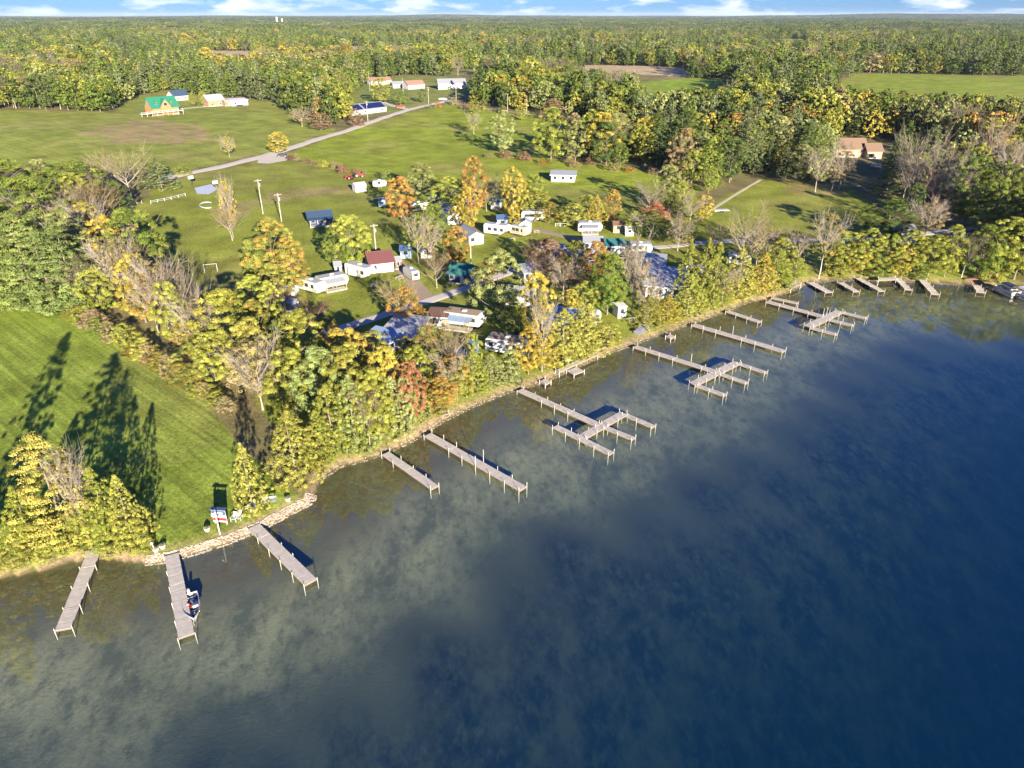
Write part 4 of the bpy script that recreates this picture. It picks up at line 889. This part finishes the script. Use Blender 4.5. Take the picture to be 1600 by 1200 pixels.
trailer('long grey-sided park trailer with a blue awning near the lane', (692,507), (752,516), 3.4, 3.0, 'white', 'grey', awning='lightblue', nwin=5, roof='tan')
house('open carport with brown roof beside the blue-awning trailer', (668,512), (698,514), 4, 2.5, 'tan', 'brown', 'shed', .4, .3, 2, 'carport', 'carport')
trailer('long park trailer with tan roof nearest the shore cedars', (758,550), (822,560), 3.6, 3.0, 'white', 'grey', nwin=6, roof='tan', slide=True)
house('grey-roofed cabin behind the big pale maple', (819,442), (846,439), 6, 2.6, 'grey', 'roofgrey', 'gable', 1.2, .4, 3)
house('small blue tool hut beside the tan-roofed trailer', (731,556), (745,557), 2.5, 2.1, 'lightblue', 'blue', 'gable', .7, .2, 1, 'hut', 'hut')
trailer('white and blue camper under the brown tree at left', (436,468), (463,469), 2.5, 2.8, 'white', 'blue')
house('small flat-roofed white cabin at the edge of the middle field', (861,284), (898,285), 6, 2.6, 'white', 'rooflight', 'shed', .5, .6, 3)
trailer('grey and white trailer in the back row beside the railings', (903,364), (941,364), 3.0, 3.0, 'white', 'grey', awning='roofgrey')
house('brown garden shed right of the back row', (958,364), (974,364), 3, 2.3, 'tan', 'brown', 'gable', .8, .2, 1, 'shed', 'shed')
house('tiny white shed at the right end of the back row', (977,369), (990,369), 2.4, 2.0, 'white', 'white', 'gable', .6, .15, 1, 'shed', 'shed')
house('cabin with dark teal roof beside the lane', (946,398), (976,398), 5, 2.6, 'grey', 'teal', 'gable', 1.1, .4, 3)
trailer('pale trailer right of the teal-roofed cabin', (982,397), (1019,398), 3.0, 2.9, 'lightblue', 'white')
house('grey cabin left of the teal-roofed cabin', (912,392), (940,393), 4.5, 2.5, 'grey', 'roofgrey', 'gable', 1.1, .4, 3)
house('big lakeside cottage with broad pale flat roof and dark windows', (1008,464), (1062,470), 12, 3.0, 'white', 'rooflight', 'shed', .7, .8, 4, winh=1.6, side=1)
house('lakeside cottage with blue-grey roof and a row of dark windows', (846,523), (886,531), 7, 2.9, 'navy', 'lightblue', 'shed', .8, .6, 6, winh=1.5)
house('white kiosk between the green maple and shore cedars', (965,498), (978,496), 2.4, 2.6, 'white', 'white', 'shed', .2, .15, 1, 'kiosk', 'kiosk')
trailer('white trailer hidden behind the far shore cedars', (1136,414), (1172,418), 2.8, 3.0)
house('grey cabin beneath the brown trees mid camp', (900,418), (928,418), 5, 2.6, 'grey', 'roofgrey', 'gable', 1.1, .4, 3)
trailer('white motorhome between the red tree and the leafless tree', (648,592), (686,606), 2.5, 3.1, 'white', 'grey', nwin=4, name='motorhome', cat='motorhome')
house('grey bungalow behind the far right shore trees', (1398,380), (1432,379), 8, 2.8, 'grey', 'roofgrey', 'gable', 1.5, .4, 3)
trailer('white trailer left of the yellow tree in the back rows', (664,322), (690,325), 2.6, 2.9, 'cream', 'brown')
trailer('cream trailer right of the sunlit fifth-wheel', (796,366), (822,372), 2.6, 2.9, 'cream', 'tan')
trailer('white trailer on the lane under orange-tipped trees', (858,400), (886,402), 2.6, 2.9, 'white', 'blue', awning='roofgrey')
trailer('white trailer behind the shore cedars left of the kiosk', (900,508), (936,512), 2.8, 3.0, 'white', 'tan')
house('grey-roofed cottage between the blue-grey cottage and the lane', (790,478), (828,482), 6, 2.7, 'cream', 'roofgrey', 'gable', 1.2, .5, 3)
house('low grey-roofed cottage behind the big lakeside cottage', (1000,428), (1036,431), 7, 2.7, 'grey', 'rooflight', 'shed', .6, .5, 3)
trailer('white trailer right of the big lakeside cottage', (1070,432), (1100,436), 2.6, 2.9, 'white', 'grey')
trailer('tan-striped trailer near the shore right of the motorhome', (704,572), (736,582), 2.6, 2.9, 'white', 'tan')
trailer('blue-striped trailer in the left camp corner', (428,486), (458,492), 2.5, 2.8, 'white', 'blue')
house('brown garden shed beside the brown-roofed bungalow', (618,422), (628,421), 3, 2.2, 'brown', 'roofgrey', 'gable', .8, .2, 1, 'shed', 'shed')
house('little grey shed behind the fifth-wheel row', (524,430), (535,429), 3, 2.2, 'grey', 'roofgrey', 'gable', .8, .2, 1, 'shed', 'shed')
# beyond the fields
lg = house('log house with green metal roof, dormers and white deck', (240,181), (281,178), 9, 5.2, 'log', 'green_metal', 'gable', 5.2, .8, 5, 'log_house', 'house', storeys=1, winh=1.8)
c, rz, L_ = frame_px((240,181), (281,178)); l = L_ / 2
for gx, gw, gz in ((0, 3.6, 4.4), (-l*.58, 1.3, 2.0), (l*.58, 1.3, 2.0)):
    y_ = -.9 if gx == 0 else 1.2; zb = 5.2 if gx == 0 else 6.4
    if gx == 0: B(-gw + .2, gw - .2, y_, -.005, .3, 5.2).build('gable_wall', 'log', lg)
    gb = MB().prism_y([(gx - gw + .2, zb), (gx + gw - .2, zb), (gx, zb + gz)], y_, 4.2).build('dormer', 'log', lg)
    MB().prism_y([(gx - gw - .3, zb - .35), (gx, zb + gz + .1), (gx, zb + gz + .3), (gx - gw - .3, zb - .15)], y_ - .4, 4.4).prism_y([(gx, zb + gz + .1), (gx + gw + .3, zb - .35), (gx + gw + .3, zb - .15), (gx, zb + gz + .3)], y_ - .4, 4.4).build('dormer_roof', 'green_metal', gb)
    window(lg, gx, zb + .3, min(2.2, gw), gz * .42, y_ - .01)
B(-l - 9, l + 1, -3.6, -.95, 2.0, 2.25).build('deck', 'white', lg)
for i in range(9): B(-l - 8.9 + (L_ + 9.6) * i / 8 - .1, -l - 8.9 + (L_ + 9.6) * i / 8 + .1, -3.55, -3.35, -1.5, 3.2).build('deck_post', 'white', lg)
B(-l - 9, l + 1, -3.58, -3.5, 3.0, 3.12).build('deck_rail', 'white', lg)
house('white garage with blue-green roof behind the log house', (273,158), (296,156), 9, 3.8, 'cream', 'blue_metal', 'gable', 3.4, .6, 2, 'garage', 'garage')
house('grey-roofed orange barn right of the log house', (326,167), (352,165), 10, 4.2, 'orange', 'rooflight', 'gable', 3.2, .5, 2, 'barn', 'barn')
house('long low orange shed joined along the barn', (352,166), (364,165), 8, 3.4, 'terracotta', 'rooflight', 'shed', .6, .4, 1, 'shed', 'shed')
house('white open-fronted garage with flat roof right of the barn', (362,166), (388,164), 8, 3.6, 'white', 'white', 'shed', .6, .6, 2, 'garage', 'garage')
sh = house('white bungalow with solar panels beside the gravel road', (551,181), (604,174), 11, 3.0, 'white', 'roofgrey', 'gable', 2.8, .6, 4, 'bungalow', 'house')
c, rz, L_ = frame_px((551,181), (604,174)); k = 2.8 / 5.5; l = L_ / 2
for i in range(2):
    x0 = -l + .8 if i == 0 else l * -.25; x1 = -l*.35 if i == 0 else l - .5
    MB().prism_x([(-.1, 3.0 - .1*k + .20), (4.9, 3.0 + 4.9*k + .20), (4.9, 3.0 + 4.9*k + .28), (-.1, 3.0 - .1*k + .28)], x0, x1).build('solar_panel', 'solar', sh)
house('white farmhouse with reddish roof among far trees', (580,133), (612,131), 10, 3.4, 'white', 'terracotta', 'gable', 2.6, .6, 4, 'farmhouse', 'house')
house('small white house with orange roof left of the far junction', (638,140), (664,138), 10, 3.6, 'white', 'terracotta', 'gable', 3.0, .5, 2, 'house', 'house')
house('big white house with grey roof above the road junction', (685,140), (728,138), 11, 4.6, 'white', 'roofgrey', 'gable', 3.2, .6, 4, 'house', 'house', storeys=1)
house('dark grey shed beside the far orange-roofed house', (614,138), (634,137), 8, 3.2, 'grey', 'roofgrey', 'gable', 2.0, .5, 2, 'shed', 'shed')
bh = house('long house with tan-brown shingle roof in the right-hand woods', (1305,246), (1352,246), 10, 4.0, 'tan', 'roofbrown', 'gable', 3.6, .6, 4, 'house', 'house')
house('tan-roofed wing on the right of the brown house', (1353.5,248), (1377,248), 8, 3.4, 'tan', 'roofbrown', 'gable', 2.6, .5, 2, 'house_wing', 'house')
house('white house far off beside the stubble field', (338,96), (352,95), 14, 4, 'white', 'rooflight', 'gable', 3, .6, 2, 'farmhouse', 'house')
def silo(label, px, py, r, h):
    o = thing('silo', label, 'silo', at(px, py), 0, 'far silos'); MB().cyl(0, 0, -2, h, r, 16).build('wall', 'white', o); MB().tube([(0,0,h), (0,0,h + r*.5), (0,0,h + r*.8)], [r*1.02, r*.7, .2], 16).build('dome', 'rooflight', o)
silo('taller white silo on the horizon', 433.5, 38, 6, 40); silo('shorter white silo on the horizon', 441.5, 38, 5.5, 32)

# ------------------------------------------------------------------ poles, fences, court, vehicles, lawn furniture
def pole_h(bx, by, ty):
    X, Y, Z = at(bx, by); lo, hi = .5, 40.
    for _ in range(24):
        m_ = (lo + hi) / 2
        if proj(X, Y, Z + m_)[1] > ty: lo = m_
        else: hi = m_
    return (X, Y, Z), lo
def utility_pole(label, bx, by, ty, arms=1, r=.15):
    loc, h = pole_h(bx, by, ty); o = thing('utility_pole', label, 'utility pole', loc, .5, 'utility poles')
    MB().tube([(0,0,-.5),(0,0,h*.5),(.03,0,h)], [r*1.2, r, r*.75], 8).build('pole', 'polewood', o)
    for i in range(arms):
        z = h - .5 - .9*i; ar = B(-1.1, 1.1, -.06 - r, .06 - r, z, z + .12).build('cross_arm', 'polewood', o)
        for xx in (-1, -.4, .4, 1): MB().cyl(xx, -r, z + .122, z + .32, .05, 6).build('insulator', 'grey', ar)
    if arms: MB().cyl(.32, -.1, h - 2.2, h - 1.3, .22, 10).build('transformer', 'grey', o)
for a in (('taller utility pole left of its twin on the open lawn', 411, 334, 280, 1), ('shorter utility pole right of its twin on the open lawn', 440, 346, 302, 1), ('utility pole beside the brown-roofed bungalow', 588, 398, 350, 1), ('utility pole by the solar-panel bungalow', 575, 190, 158, 1), ('utility pole at the road bend by the spruce', 670, 166, 136, 1),
          ('utility pole right of the far road junction', 713, 160, 134, 1), ('pole along the field top, left one', 793, 176, 146, 0), ('pole along the field top, right one', 823, 178, 150, 0), ('far pole left of the reddish-roofed farmhouse', 578, 142, 114, 0), ('pole beside the big maple', 736, 418, 382, 0), ('pole in front of the far white houses', 630, 145, 122, 0)): utility_pole(*a)
def flagpole(label, bx, by, ty, r=.07):
    loc, h = pole_h(bx, by, ty); o = thing('flag_pole', label, 'pole', loc, 0); MB().tube([(0,0,-.3),(0,0,h)], [r, r*.6], 8).build('mast', 'white', o); MB().tube([(0,0,h),(0,0,h+.1),(0,0,h+.2)], [.03,.1,.02], 8).build('finial', 'white', o); B(-.2,.2,-.2,.2,-.1,.08).build('base', 'concrete', o)
flagpole('white flagpole behind the blue-grey roofed lakeside cottage', 879, 497, 448); flagpole('white pole on the point by the far right docks', 1279, 436, 406, .09)
def fence(label, pts, h=1.0, m='white', name='rail_fence', step=2.6, rails=2, group='fences'):
    P = ats(pts); o0 = P[0]; root = thing(name, label, 'fence', (o0[0], o0[1], float(height(*o0))), 0, group); z00 = float(height(*o0)); prev = None
    for a, b in zip(P[:-1], P[1:]):
        k = max(1, round(np.linalg.norm(b - a) / step))
        for i in range(k + 1):
            q = a + (b - a) * i / k; z = float(height(*q)) - z00; q = q - o0
            if i == 0 and prev is not None: continue
            B(q[0]-.07, q[0]+.07, q[1]-.07, q[1]+.07, z-.3, z+h).build('post', m, root)
            if prev is not None:
                for r_ in range(rails):
                    zr = h * (.42 + .46 * r_); MB().tube([(prev[0], prev[1], prev[2] + zr), (q[0], q[1], z + zr)], .05, 4).build('rail', m, root)
            prev = (q[0], q[1], z)
fence('white rail fence on the open lawn near the leafless tree', [(192,329),(222,318)], rails=2, m='cream'); fence('white rail fence between lawn and games court', [(236,318),(268,312),(290,306)], m='white'); fence('white deck railing in the back trailer row', [(868,354),(897,354)], 1.1, 'white', step=1.6)
def hoop(label, px, py):
    o = thing('basketball_hoop', label, 'basketball hoop', at(px, py), .6, 'court hoops'); MB().tube([(0,0,-.3),(0,0,2.6),(0,-.7,3.1)], .09, 8).build('pole', 'dark', o); B(-.9,.9,-.78,-.72,2.8,3.9).build('backboard', 'white', o)
    MB().tube([(.23*math.cos(t*.7854), -1.02+.23*math.sin(t*.7854), 3.05) for t in range(9)], .02, 5, False).build('rim', 'orange', o)
hoop('basketball hoop on the left of the games court', 300, 291); hoop('basketball hoop on the right of the games court', 338, 299)
def curve_pts(cx, cy, rx, ry, a0, a1, n=10): return [(cx + rx*math.cos(R(a0 + (a1-a0)*i/n)), cy + ry*math.sin(R(a0 + (a1-a0)*i/n))) for i in range(n+1)]
P = [at(*q) for q in curve_pts(324, 321, 12, 4.5, 60, 300)]; hp = MB().tube([(p[0], p[1], p[2] + .14) for p in P], .16, 6).build('edging_pipe', 'white'); tag(hp, 'curved white edging pipe lying on the open lawn', 'edging')
sw = thing('swing_set', 'white metal swing frame on the shaded lawn', 'swing set', at(330, 424), .3)
for xx in (-2.2, 2.2):
    for yy in (-1, 1): MB().tube([(xx*.7, yy*.8, -.1), (xx*.7, 0, 1.9)], .045, 6).build('leg', 'white', sw)
MB().tube([(-1.6, 0, 1.9), (1.6, 0, 1.9)], .045, 6).build('top_bar', 'white', sw)
for xx in (-1, .6):
    s_ = B(xx-.25, xx+.25, -.1, .1, .55, .6).build('seat', 'dark', sw); MB().tube([(xx-.22,0,.6),(xx-.22,0,1.9)], .015, 4).tube([(xx+.22,0,.6),(xx+.22,0,1.9)], .015, 4).build('chain', 'metal', s_)
def car(label, px, py, rz, m, pickup=False, name='car', L_=4.5):
    o = thing(name, label, 'car', at(px, py), rz, 'parked vehicles'); l = L_/2
    pr_ = [(-l, .35), (l, .35), (l, .75), (l-.15, .85), (l-1.1, .95), (l-1.7, 1.45), (-.2, 1.5), (-l+.7, 1.4), (-l+.1, .95), (-l, .8)]
    if pickup: pr_ = [(-l, .4), (l, .4), (l, .95), (l-1.2, 1.05), (l-1.8, 1.65), (-.3, 1.7), (-.5, 1.05), (-l, 1.05)]
    MB().prism_y(pr_, -.88, .88).build('body', m, o)
    z = .98; x0, x1 = (-.4, l-1.75) if pickup else (-l+.8, l-1.75); ht = .5 if pickup else .38
    for s_ in (-1, 1): B(x0, x1, *sorted((s_*.878, s_*.892)), z + .06, z + ht).build('window', 'glass', o)
    MB().prism_y([(l-1.14, 1.0 + (.08 if pickup else 0)), (l-1.1, 1.0 + (.08 if pickup else 0)), (l-1.66, 1.45 + (.17 if pickup else 0)), (l-1.7, 1.43 + (.17 if pickup else 0))], -.78, .78).build('windscreen', 'glass', o)
    for xx in (-l+.85, l-.85):
        for s_ in (-1, 1):
            w_ = MB().tube([(xx, s_*.72, .33), (xx, s_*.91, .33)], .33, 12).build('wheel', 'rubber', o); MB().tube([(xx, s_*.90, .33), (xx, s_*.925, .33)], .18, 8).build('rim', 'metal', w_)
    for s_ in (-.6, .6): B(l-.02, l+.02, s_-.15, s_+.15, .62, .76).build('headlight', 'white', o)
car('red car parked by the solar-panel bungalow', 626, 168, .3, 'red', L_=6); car('white van by the far road junction', 692, 156, .1, 'white', L_=6.5); car('dark green pickup by the far road junction', 701, 154, .1, 'dark', True, L_=6)
car('black car parked on the gravel lay-by', 441, 245, .2, 'dark'); car('blue car parked outside the white motorhome', 602, 598, .6, 'blue'); car('dark car outside the white garage', 376, 167, .1, 'dark', L_=6); car('silver car on the lane by the grey-roofed cabin', 828, 434, .6, 'grey')
car('blue car parked behind the far right shore trees', 1495, 371, .2, 'blue'); car('white car outside the brown-roofed house', 1369, 262, .1, 'white'); car('grey car among trailers by the lane', 850, 392, .5, 'rooflight')
car('white pickup by the park lane bend', 1010, 404, .2, 'white', True)
def tractor(label, px, py, rz):
    o = thing('tractor', label, 'tractor', at(px, py), rz, 'farm machines'); MB().prism_y([(-.6,.7),(1.8,.7),(1.9,1.0),(1.8,1.45),(.3,1.55),(-.6,1.3)], -.4, .4).build('hood', 'red', o)
    B(-1.2,.1,-.55,.55,.8,1.2).build('chassis', 'red', o)
    cb = B(-1.1,.0,-.62,.62,2.3,2.42).build('cab_roof', 'red', o)
    for xx in (-1.0,-.1):
        for yy in (-.55,.55): B(xx-.04,xx+.04,yy-.04,yy+.04,1.2,2.3).build('cab_post', 'dark', cb)
    for xx, r_, yy in ((-.8,.8,.75),(1.4,.45,.65)):
        for s_ in (-1,1):
            w_ = MB().tube([(xx,s_*(yy-.18),r_),(xx,s_*(yy+.18),r_)], r_, 16).build('wheel', 'rubber', o); MB().tube([(xx,s_*(yy+.17),r_),(xx,s_*(yy+.2),r_)], r_*.5, 12).build('rim', 'cream', w_)
    MB().cyl(1.1,0,1.45,2.3,.05,6).build('exhaust','dark',o)
tractor('red tractor on the left at the top lawn edge', 546, 281, 2.6); tractor('red tractor on the right at the top lawn edge', 560, 277, .4)
# lakeside lawn
def planter(label, px, py, plant='YG'):
    o = thing('flower_tub', label, 'planter', at(px, py), 0, 'white tubs on the lakeside lawn'); MB().tube([(0,0,-.02),(0,0,.25),(0,0,.5)], [.26,.36,.42], 12).build('tub', 'white', o); MB().cyl(0,0,.5,.53,.36,10).build('soil', 'dirt', o)
    f = MB()
    for i in range(26):
        a, t = random.random()*6.28, random.random(); p = np.array([.33*t*math.cos(a), .33*t*math.sin(a), .53 + .2*random.random()]); s = .08; d1 = unit(np.array([random.gauss(0,1) for _ in range(3)])); d2 = unit(np.cross(d1, (.3,.5,.8))); f.add([p-d1*s, p-d2*s, p+d1*s, p+d2*s], [(0,1,2,3)])
    f.build('plants', mat('tubplants', (.16,.20,.05)), o)
planter('white tub beside the bottom-left trees', 254.5, 856); planter('white tub left of the striped notice board', 324, 829); planter('white tub right of the wooden bench', 450, 782); planter('white tub under the bottom-left tree trunk', 244, 861)
nb = thing('notice_board', 'notice board in blue, white and red on the lakeside lawn', 'notice board', at(346, 818), -.10)
for xx in (-.8, .8): B(xx-.05, xx+.05, -.05, .05, -.3, 2.4).build('post', 'white', nb)
pn = B(-.95, .95, -.13, -.06, .35, 2.2).build('panel', 'white', nb)
B(-.93, .93, -.14, -.132, 1.45, 2.18).build('blue_band', 'blue', pn); B(-.93, .93, -.14, -.132, .6, 1.05).build('red_band', 'red', pn)
for i in range(4): B(-.5 + i*.28, -.32 + i*.28, -.148, -.142, 1.62, 1.98).build('white_mark', 'white', pn)
MB().prism_x([(-.35, 2.42), (.25, 2.42), (.25, 2.50), (-.35, 2.50)], -1.05, 1.05).build('roof_board', 'blue', nb)
lp = thing('lamp_post', 'white lamp post in front of the notice board', 'lamp post', at(344, 835), 0); MB().tube([(0,0,-.3),(0,0,3.4)], [.09,.07], 8).build('post', 'white', lp); B(-.5,.06,-.06,.06,3.3,3.4).build('arm', 'white', lp); MB().tube([(-.45,0,3.0),(-.45,0,3.3)], [.16,.08], 8).build('lamp', 'white', lp)
st_ = thing('marker_post', 'pale stake leaning at the bottom-left trees edge', 'post', at(244, 862), .4); MB().tube([(0,0,-.3),(-.25,0,1.6)], .06, 6).build('stake', 'postwood', st_); B(-.4,-.1,-.03,.03,1.3,1.5).build('tag_board', 'white', st_)
def chair(label, px, py, rz, m='white'):
    o = thing('garden_chair', label, 'chair', at(px, py), rz, 'chairs on the shore')
    MB().prism_x([(-.35,.38),(.30,.28),(.30,.33),(-.35,.43)], -.3, .3).build('seat', m, o); MB().prism_x([(.24,.30),(.30,.28),(.58,1.05),(.52,1.07)], -.3, .3).build('backrest', m, o)
    for s_ in (-1,1):
        B(*sorted((s_*.32, s_*.42)), -.35, .42, .58, .62).build('armrest', m, o)
        for yy in (-.32,.34): B(*sorted((s_*.33, s_*.39)), yy-.03, yy+.03, -.03, .58).build('leg', m, o)
chair('white garden chair left of its pair by the notice board', 367, 813, -.2); chair('grey garden chair right of its pair by the notice board', 374, 811, -.1, 'rooflight'); chair('white garden chair under the lone golden cedar', 394, 794, -.6)
chair('dark chair on the bank at the nearest slip dock', 813, 600, -.4, 'dark'); chair('dark chair under golden cedar, left of the two', 938, 544, -.3, 'dark'); chair('dark chair under golden cedar, right of the two', 947, 542, -.3, 'dark'); chair('white chair on the boardwalk', 886, 569, -.3)
bn = thing('bench', 'wooden bench under the shoreline cedar on the lawn', 'bench', at(421, 787), .30)
for i in range(3): B(-1.0,1.0,-.28+i*.17,-.13+i*.17,.42,.46).build('seat_slat','rooflight',bn)
for i in range(2): B(-1.0,1.0,.28,.32,.60+i*.2,.76+i*.2).build('back_slat','rooflight',bn)
for xx in (-.85,.85):
    B(xx-.05,xx+.05,-.26,-.18,-.03,.42).build('leg','dark',bn); B(xx-.05,xx+.05,.20,.28,-.03,.98).build('leg','dark',bn)
fence('low driftwood rail under the lone golden cedar', [(368,786),(392,800),(398,796)], .45, 'postwood', 'driftwood_rail', 1.0, 1)
def sections_pile(label, px, py):
    o = thing('dock_section_pile', label, 'dock sections', at(px, py), .9)
    for i in range(4):
        b = B(-2.2,2.2,-.8+.1*i,.6+.1*i,.05+.22*i,.10+.22*i).build('deck_panel','rooflight',o); b.rotation_euler = (0,0,random.uniform(-.15,.15)); b.location = (0,0,0)
    for i in range(5): MB().tube([(-2+i*.9,-1,.3),(-1.6+i*.9,.9,1.2+.1*i)], .05, 5).build('pipe','metal',o)
sections_pile('pile of grey dock sections and pipes on the grass by the shore', 1003, 518)
def picnic(label, px, py, rz):
    pt = thing('picnic_table', label, 'picnic table', at(px, py), rz, 'picnic tables')
    for i in range(4): B(-.9,.9,-.38+i*.19,-.21+i*.19,.72,.76).build('top_board','deckwood',pt)
    for s_ in (-1,1):
        B(-.9,.9,*sorted((s_*.6,s_*.85)),.42,.46).build('seat','deckwood',pt)
        for xx in (-.65,.65): MB().tube([(xx,s_*.75,-.05),(xx,s_*.2,.72)], .04, 4).build('leg','deckwood',pt)
picnic('picnic table on the bank under the red tree', 694, 648, .5); picnic('picnic table on the grass before the fifth-wheel trailer', 585, 448, .2); picnic('picnic table left of the white camper on the lane', 624, 436, .9)
picnic('picnic table in front of the sunlit fifth-wheel', 800, 376, .4); picnic('picnic table beside the navy cabin', 742, 452, .1); picnic('picnic table beside the white kiosk', 986, 502, .3); picnic('picnic table by the little white gabled shed', 838, 364, .2)
# boats
def boat(label, px, py, rz, L_=4.6, W=1.75, m='white'):
    p = xy(px, py, .2); o = thing('motorboat', label, 'boat', (p[0], p[1], 0), rz); n = 11; k = 9; V = []
    def ring(t, sc, top):
        w = W/2 * (1 - max(0, (t - .45) / .55) ** 2.2) * (.94 + .06 * min(1, t*4)); d = .30 * (1 - .55 * t ** 3); sheer = .48 + .22 * t ** 2
        return [(-L_/2 + L_*t + (.25*t if top else 0), 0, 0), w, d, sheer]
    hull = MB(); inner = MB()
    for store, inset in ((hull, 0), (inner, .06)):
        for i in range(n):
            t = i / (n - 1); (x0, _, _), w, d, sh_ = ring(t, 1, False); w = max(.03, w - inset); x0 = x0 if not inset else x0 * .975
            for j in range(k):
                a = j / (k - 1) * 2 - 1; yy = w * np.sign(a) * abs(a) ** .75; zz = (sh_ - .01 * (inset > 0)) * abs(a) ** 2.2 - d * (1 - abs(a) ** 2.2) * (1 if not inset else .35) + (.04 if inset and abs(a) < .99 else 0)
                store.v.append((x0, yy, zz))
        for i in range(n - 1):
            for j in range(k - 1):
                f = (i*k+j, (i+1)*k+j, (i+1)*k+j+1, i*k+j+1); store.f.append(f if not inset else f[::-1])
    hull.f.append(tuple(range(k))); hull.build('hull', m, o); inner.build('cockpit', 'rooflight', o)
    gw = MB()
    for s_ in (-1, 1):
        pts = []
        for i in range(n):
            t = i / (n - 1); (x0, _, _), w, d, sh_ = ring(t, 1, False); pts.append((x0, s_*max(.02, w-.02), sh_ + .01))
        gw.tube(pts, .035, 5)
    gw.build('gunwale', 'metal', o)
    for xx, mm in ((-L_*.30,'navy'), (-.2,'red'), (L_*.18,'cream')): B(xx-.18, xx+.18, -W*.38, W*.38, .22, .34).build('seat', mm, o)
    B(-L_*.12, L_*.02, .1, W*.36, .1, .62).build('console', 'white', o); B(L_*.025, L_*.04, .1, W*.36, .6, .9).build('windscreen', 'glass', o)
    mo = B(-L_/2-.30, -L_/2-.02, -.14, .14, .45, .95).build('motor', 'white', o); B(-L_/2-.22, -L_/2-.10, -.06, .06, -.4, .44).build('motor_shaft', 'dark', mo)
    for a, b, mm in ((-.9,.3,'blue'), (-.4,-.35,'pink')): MB().tube([(a,b,.3),(a,b,.55),(a,b,.68)], [.2,.18,.05], 8).build('bag', mm, o)
d_ = xy(291, 994) - xy(268, 866); boat('small white motorboat with dark seats tied to a plank dock', 300, 950, math.atan2(d_[1], d_[0]), 4.6, 1.9)
def pontoon(label, px, py, rz, m):
    p = xy(px, py, .5); o = thing('pontoon_boat', label, 'boat', (p[0], p[1], 0), rz, 'pontoon boats')
    for s_ in (-1,1): MB().tube([(-3,s_*.85,.1),(2.3,s_*.85,.1),(2.9,s_*.85,.25)], [.32,.32,.1], 10).build('pontoon', 'metal', o)
    B(-3,2.8,-1.2,1.2,.46,.56).build('deck', 'grey', o)
    for s_ in (-1,1): B(-2.9,2.7,*sorted((s_*1.12,s_*1.18)),.62,1.2).build('side_panel', 'white', o)
    for xx in (-2.85,2.65): B(xx-.03,xx+.03,-1.1,1.1,.62,1.2).build('end_panel', 'white', o)
    for xx,yy in ((-2.2,0),(1.8,-.7),(1.8,.7)): B(xx-.5,xx+.5,yy-.35,yy+.35,.57,1.0).build('seat','cream',o)
    cp = MB().prism_x([(-1.15,2.25),(-.7,2.5),(.7,2.5),(1.15,2.25),(1.15,2.30),(.7,2.56),(-.7,2.56),(-1.15,2.30)], -2.4, 1.0).build('canopy', m, o)
    for xx in (-2.2,.8):
        for s_ in (-1.1,1.1): MB().cyl(xx,s_,1.2,2.27,.03,5).build('canopy_post','metal',cp)
    B(-3.3,-3.0,-.15,.15,.3,1.1).build('motor','dark',o)
pontoon('pontoon boat with blue canopy moored at the far right shore', 1572, 455, R(100), 'navy'); pontoon('pontoon boat with pale canopy at the right picture edge', 1598, 462, R(105), 'white')
kb = xy(1519, 441, .9); ky = thing('canoe', 'red canoe lying on the bank near the pontoon boats', 'canoe', at(1519, 441), .1); cv = MB(); n = 9
for i in range(n):
    t = i/(n-1)*2-1; w = .42*(1-abs(t)**2.2)+.02
    for j in range(5):
        a = math.pi*j/4; cv.v.append((2.3*t, w*math.cos(a), .1+.42*(.5+.5*(1-abs(t)**3))*math.sin(a)))
for i in range(n-1):
    for j in range(4): cv.f.append((i*5+j, (i+1)*5+j, (i+1)*5+j+1, i*5+j+1))
cv.build('hull', 'maroon', ky); MB().tube([(-2.3,0,.34),(0,0,.54),(2.3,0,.34)], .03, 5).build('keel','maroon',ky)

ut = thing('utility_trailer', 'low white flatbed trailer on the grass by the pasture track', 'trailer', at(1126, 331), .15)
B(-2.6,2.6,-1.0,1.0,.5,.72).build('bed','white',ut); B(-2.6,-2.5,-1.0,1.0,.722,1.0).build('tailgate','white',ut)
for xx in (-.4,.4):
    for s_ in (-1,1): MB().tube([(xx,s_*1.02,.33),(xx,s_*1.2,.33)], .33, 12).build('wheel','rubber',ut)
MB().tube([(2.6,0,.55),(3.9,0,.5)], .05, 6).build('hitch','dark',ut)

# ------------------------------------------------------------------ autumn haze
hv = bpy.data.materials.new('haze'); hv.use_nodes = True; t_ = hv.node_tree; t_.nodes.clear(); ho = t_.nodes.new('ShaderNodeOutputMaterial'); pv = t_.nodes.new('ShaderNodeVolumePrincipled')
pv.inputs['Color'].default_value = (.62, .78, 1.0, 1); pv.inputs['Density'].default_value = 2.2e-5; pv.inputs['Anisotropy'].default_value = 0.0
t_.links.new(pv.outputs[0], ho.inputs['Volume'])
hz = MB().box(-42000, 42000, -800, 46500, -30, 130).build('haze', hv); tag(hz, 'thin pale autumn haze', None, kind='stuff')
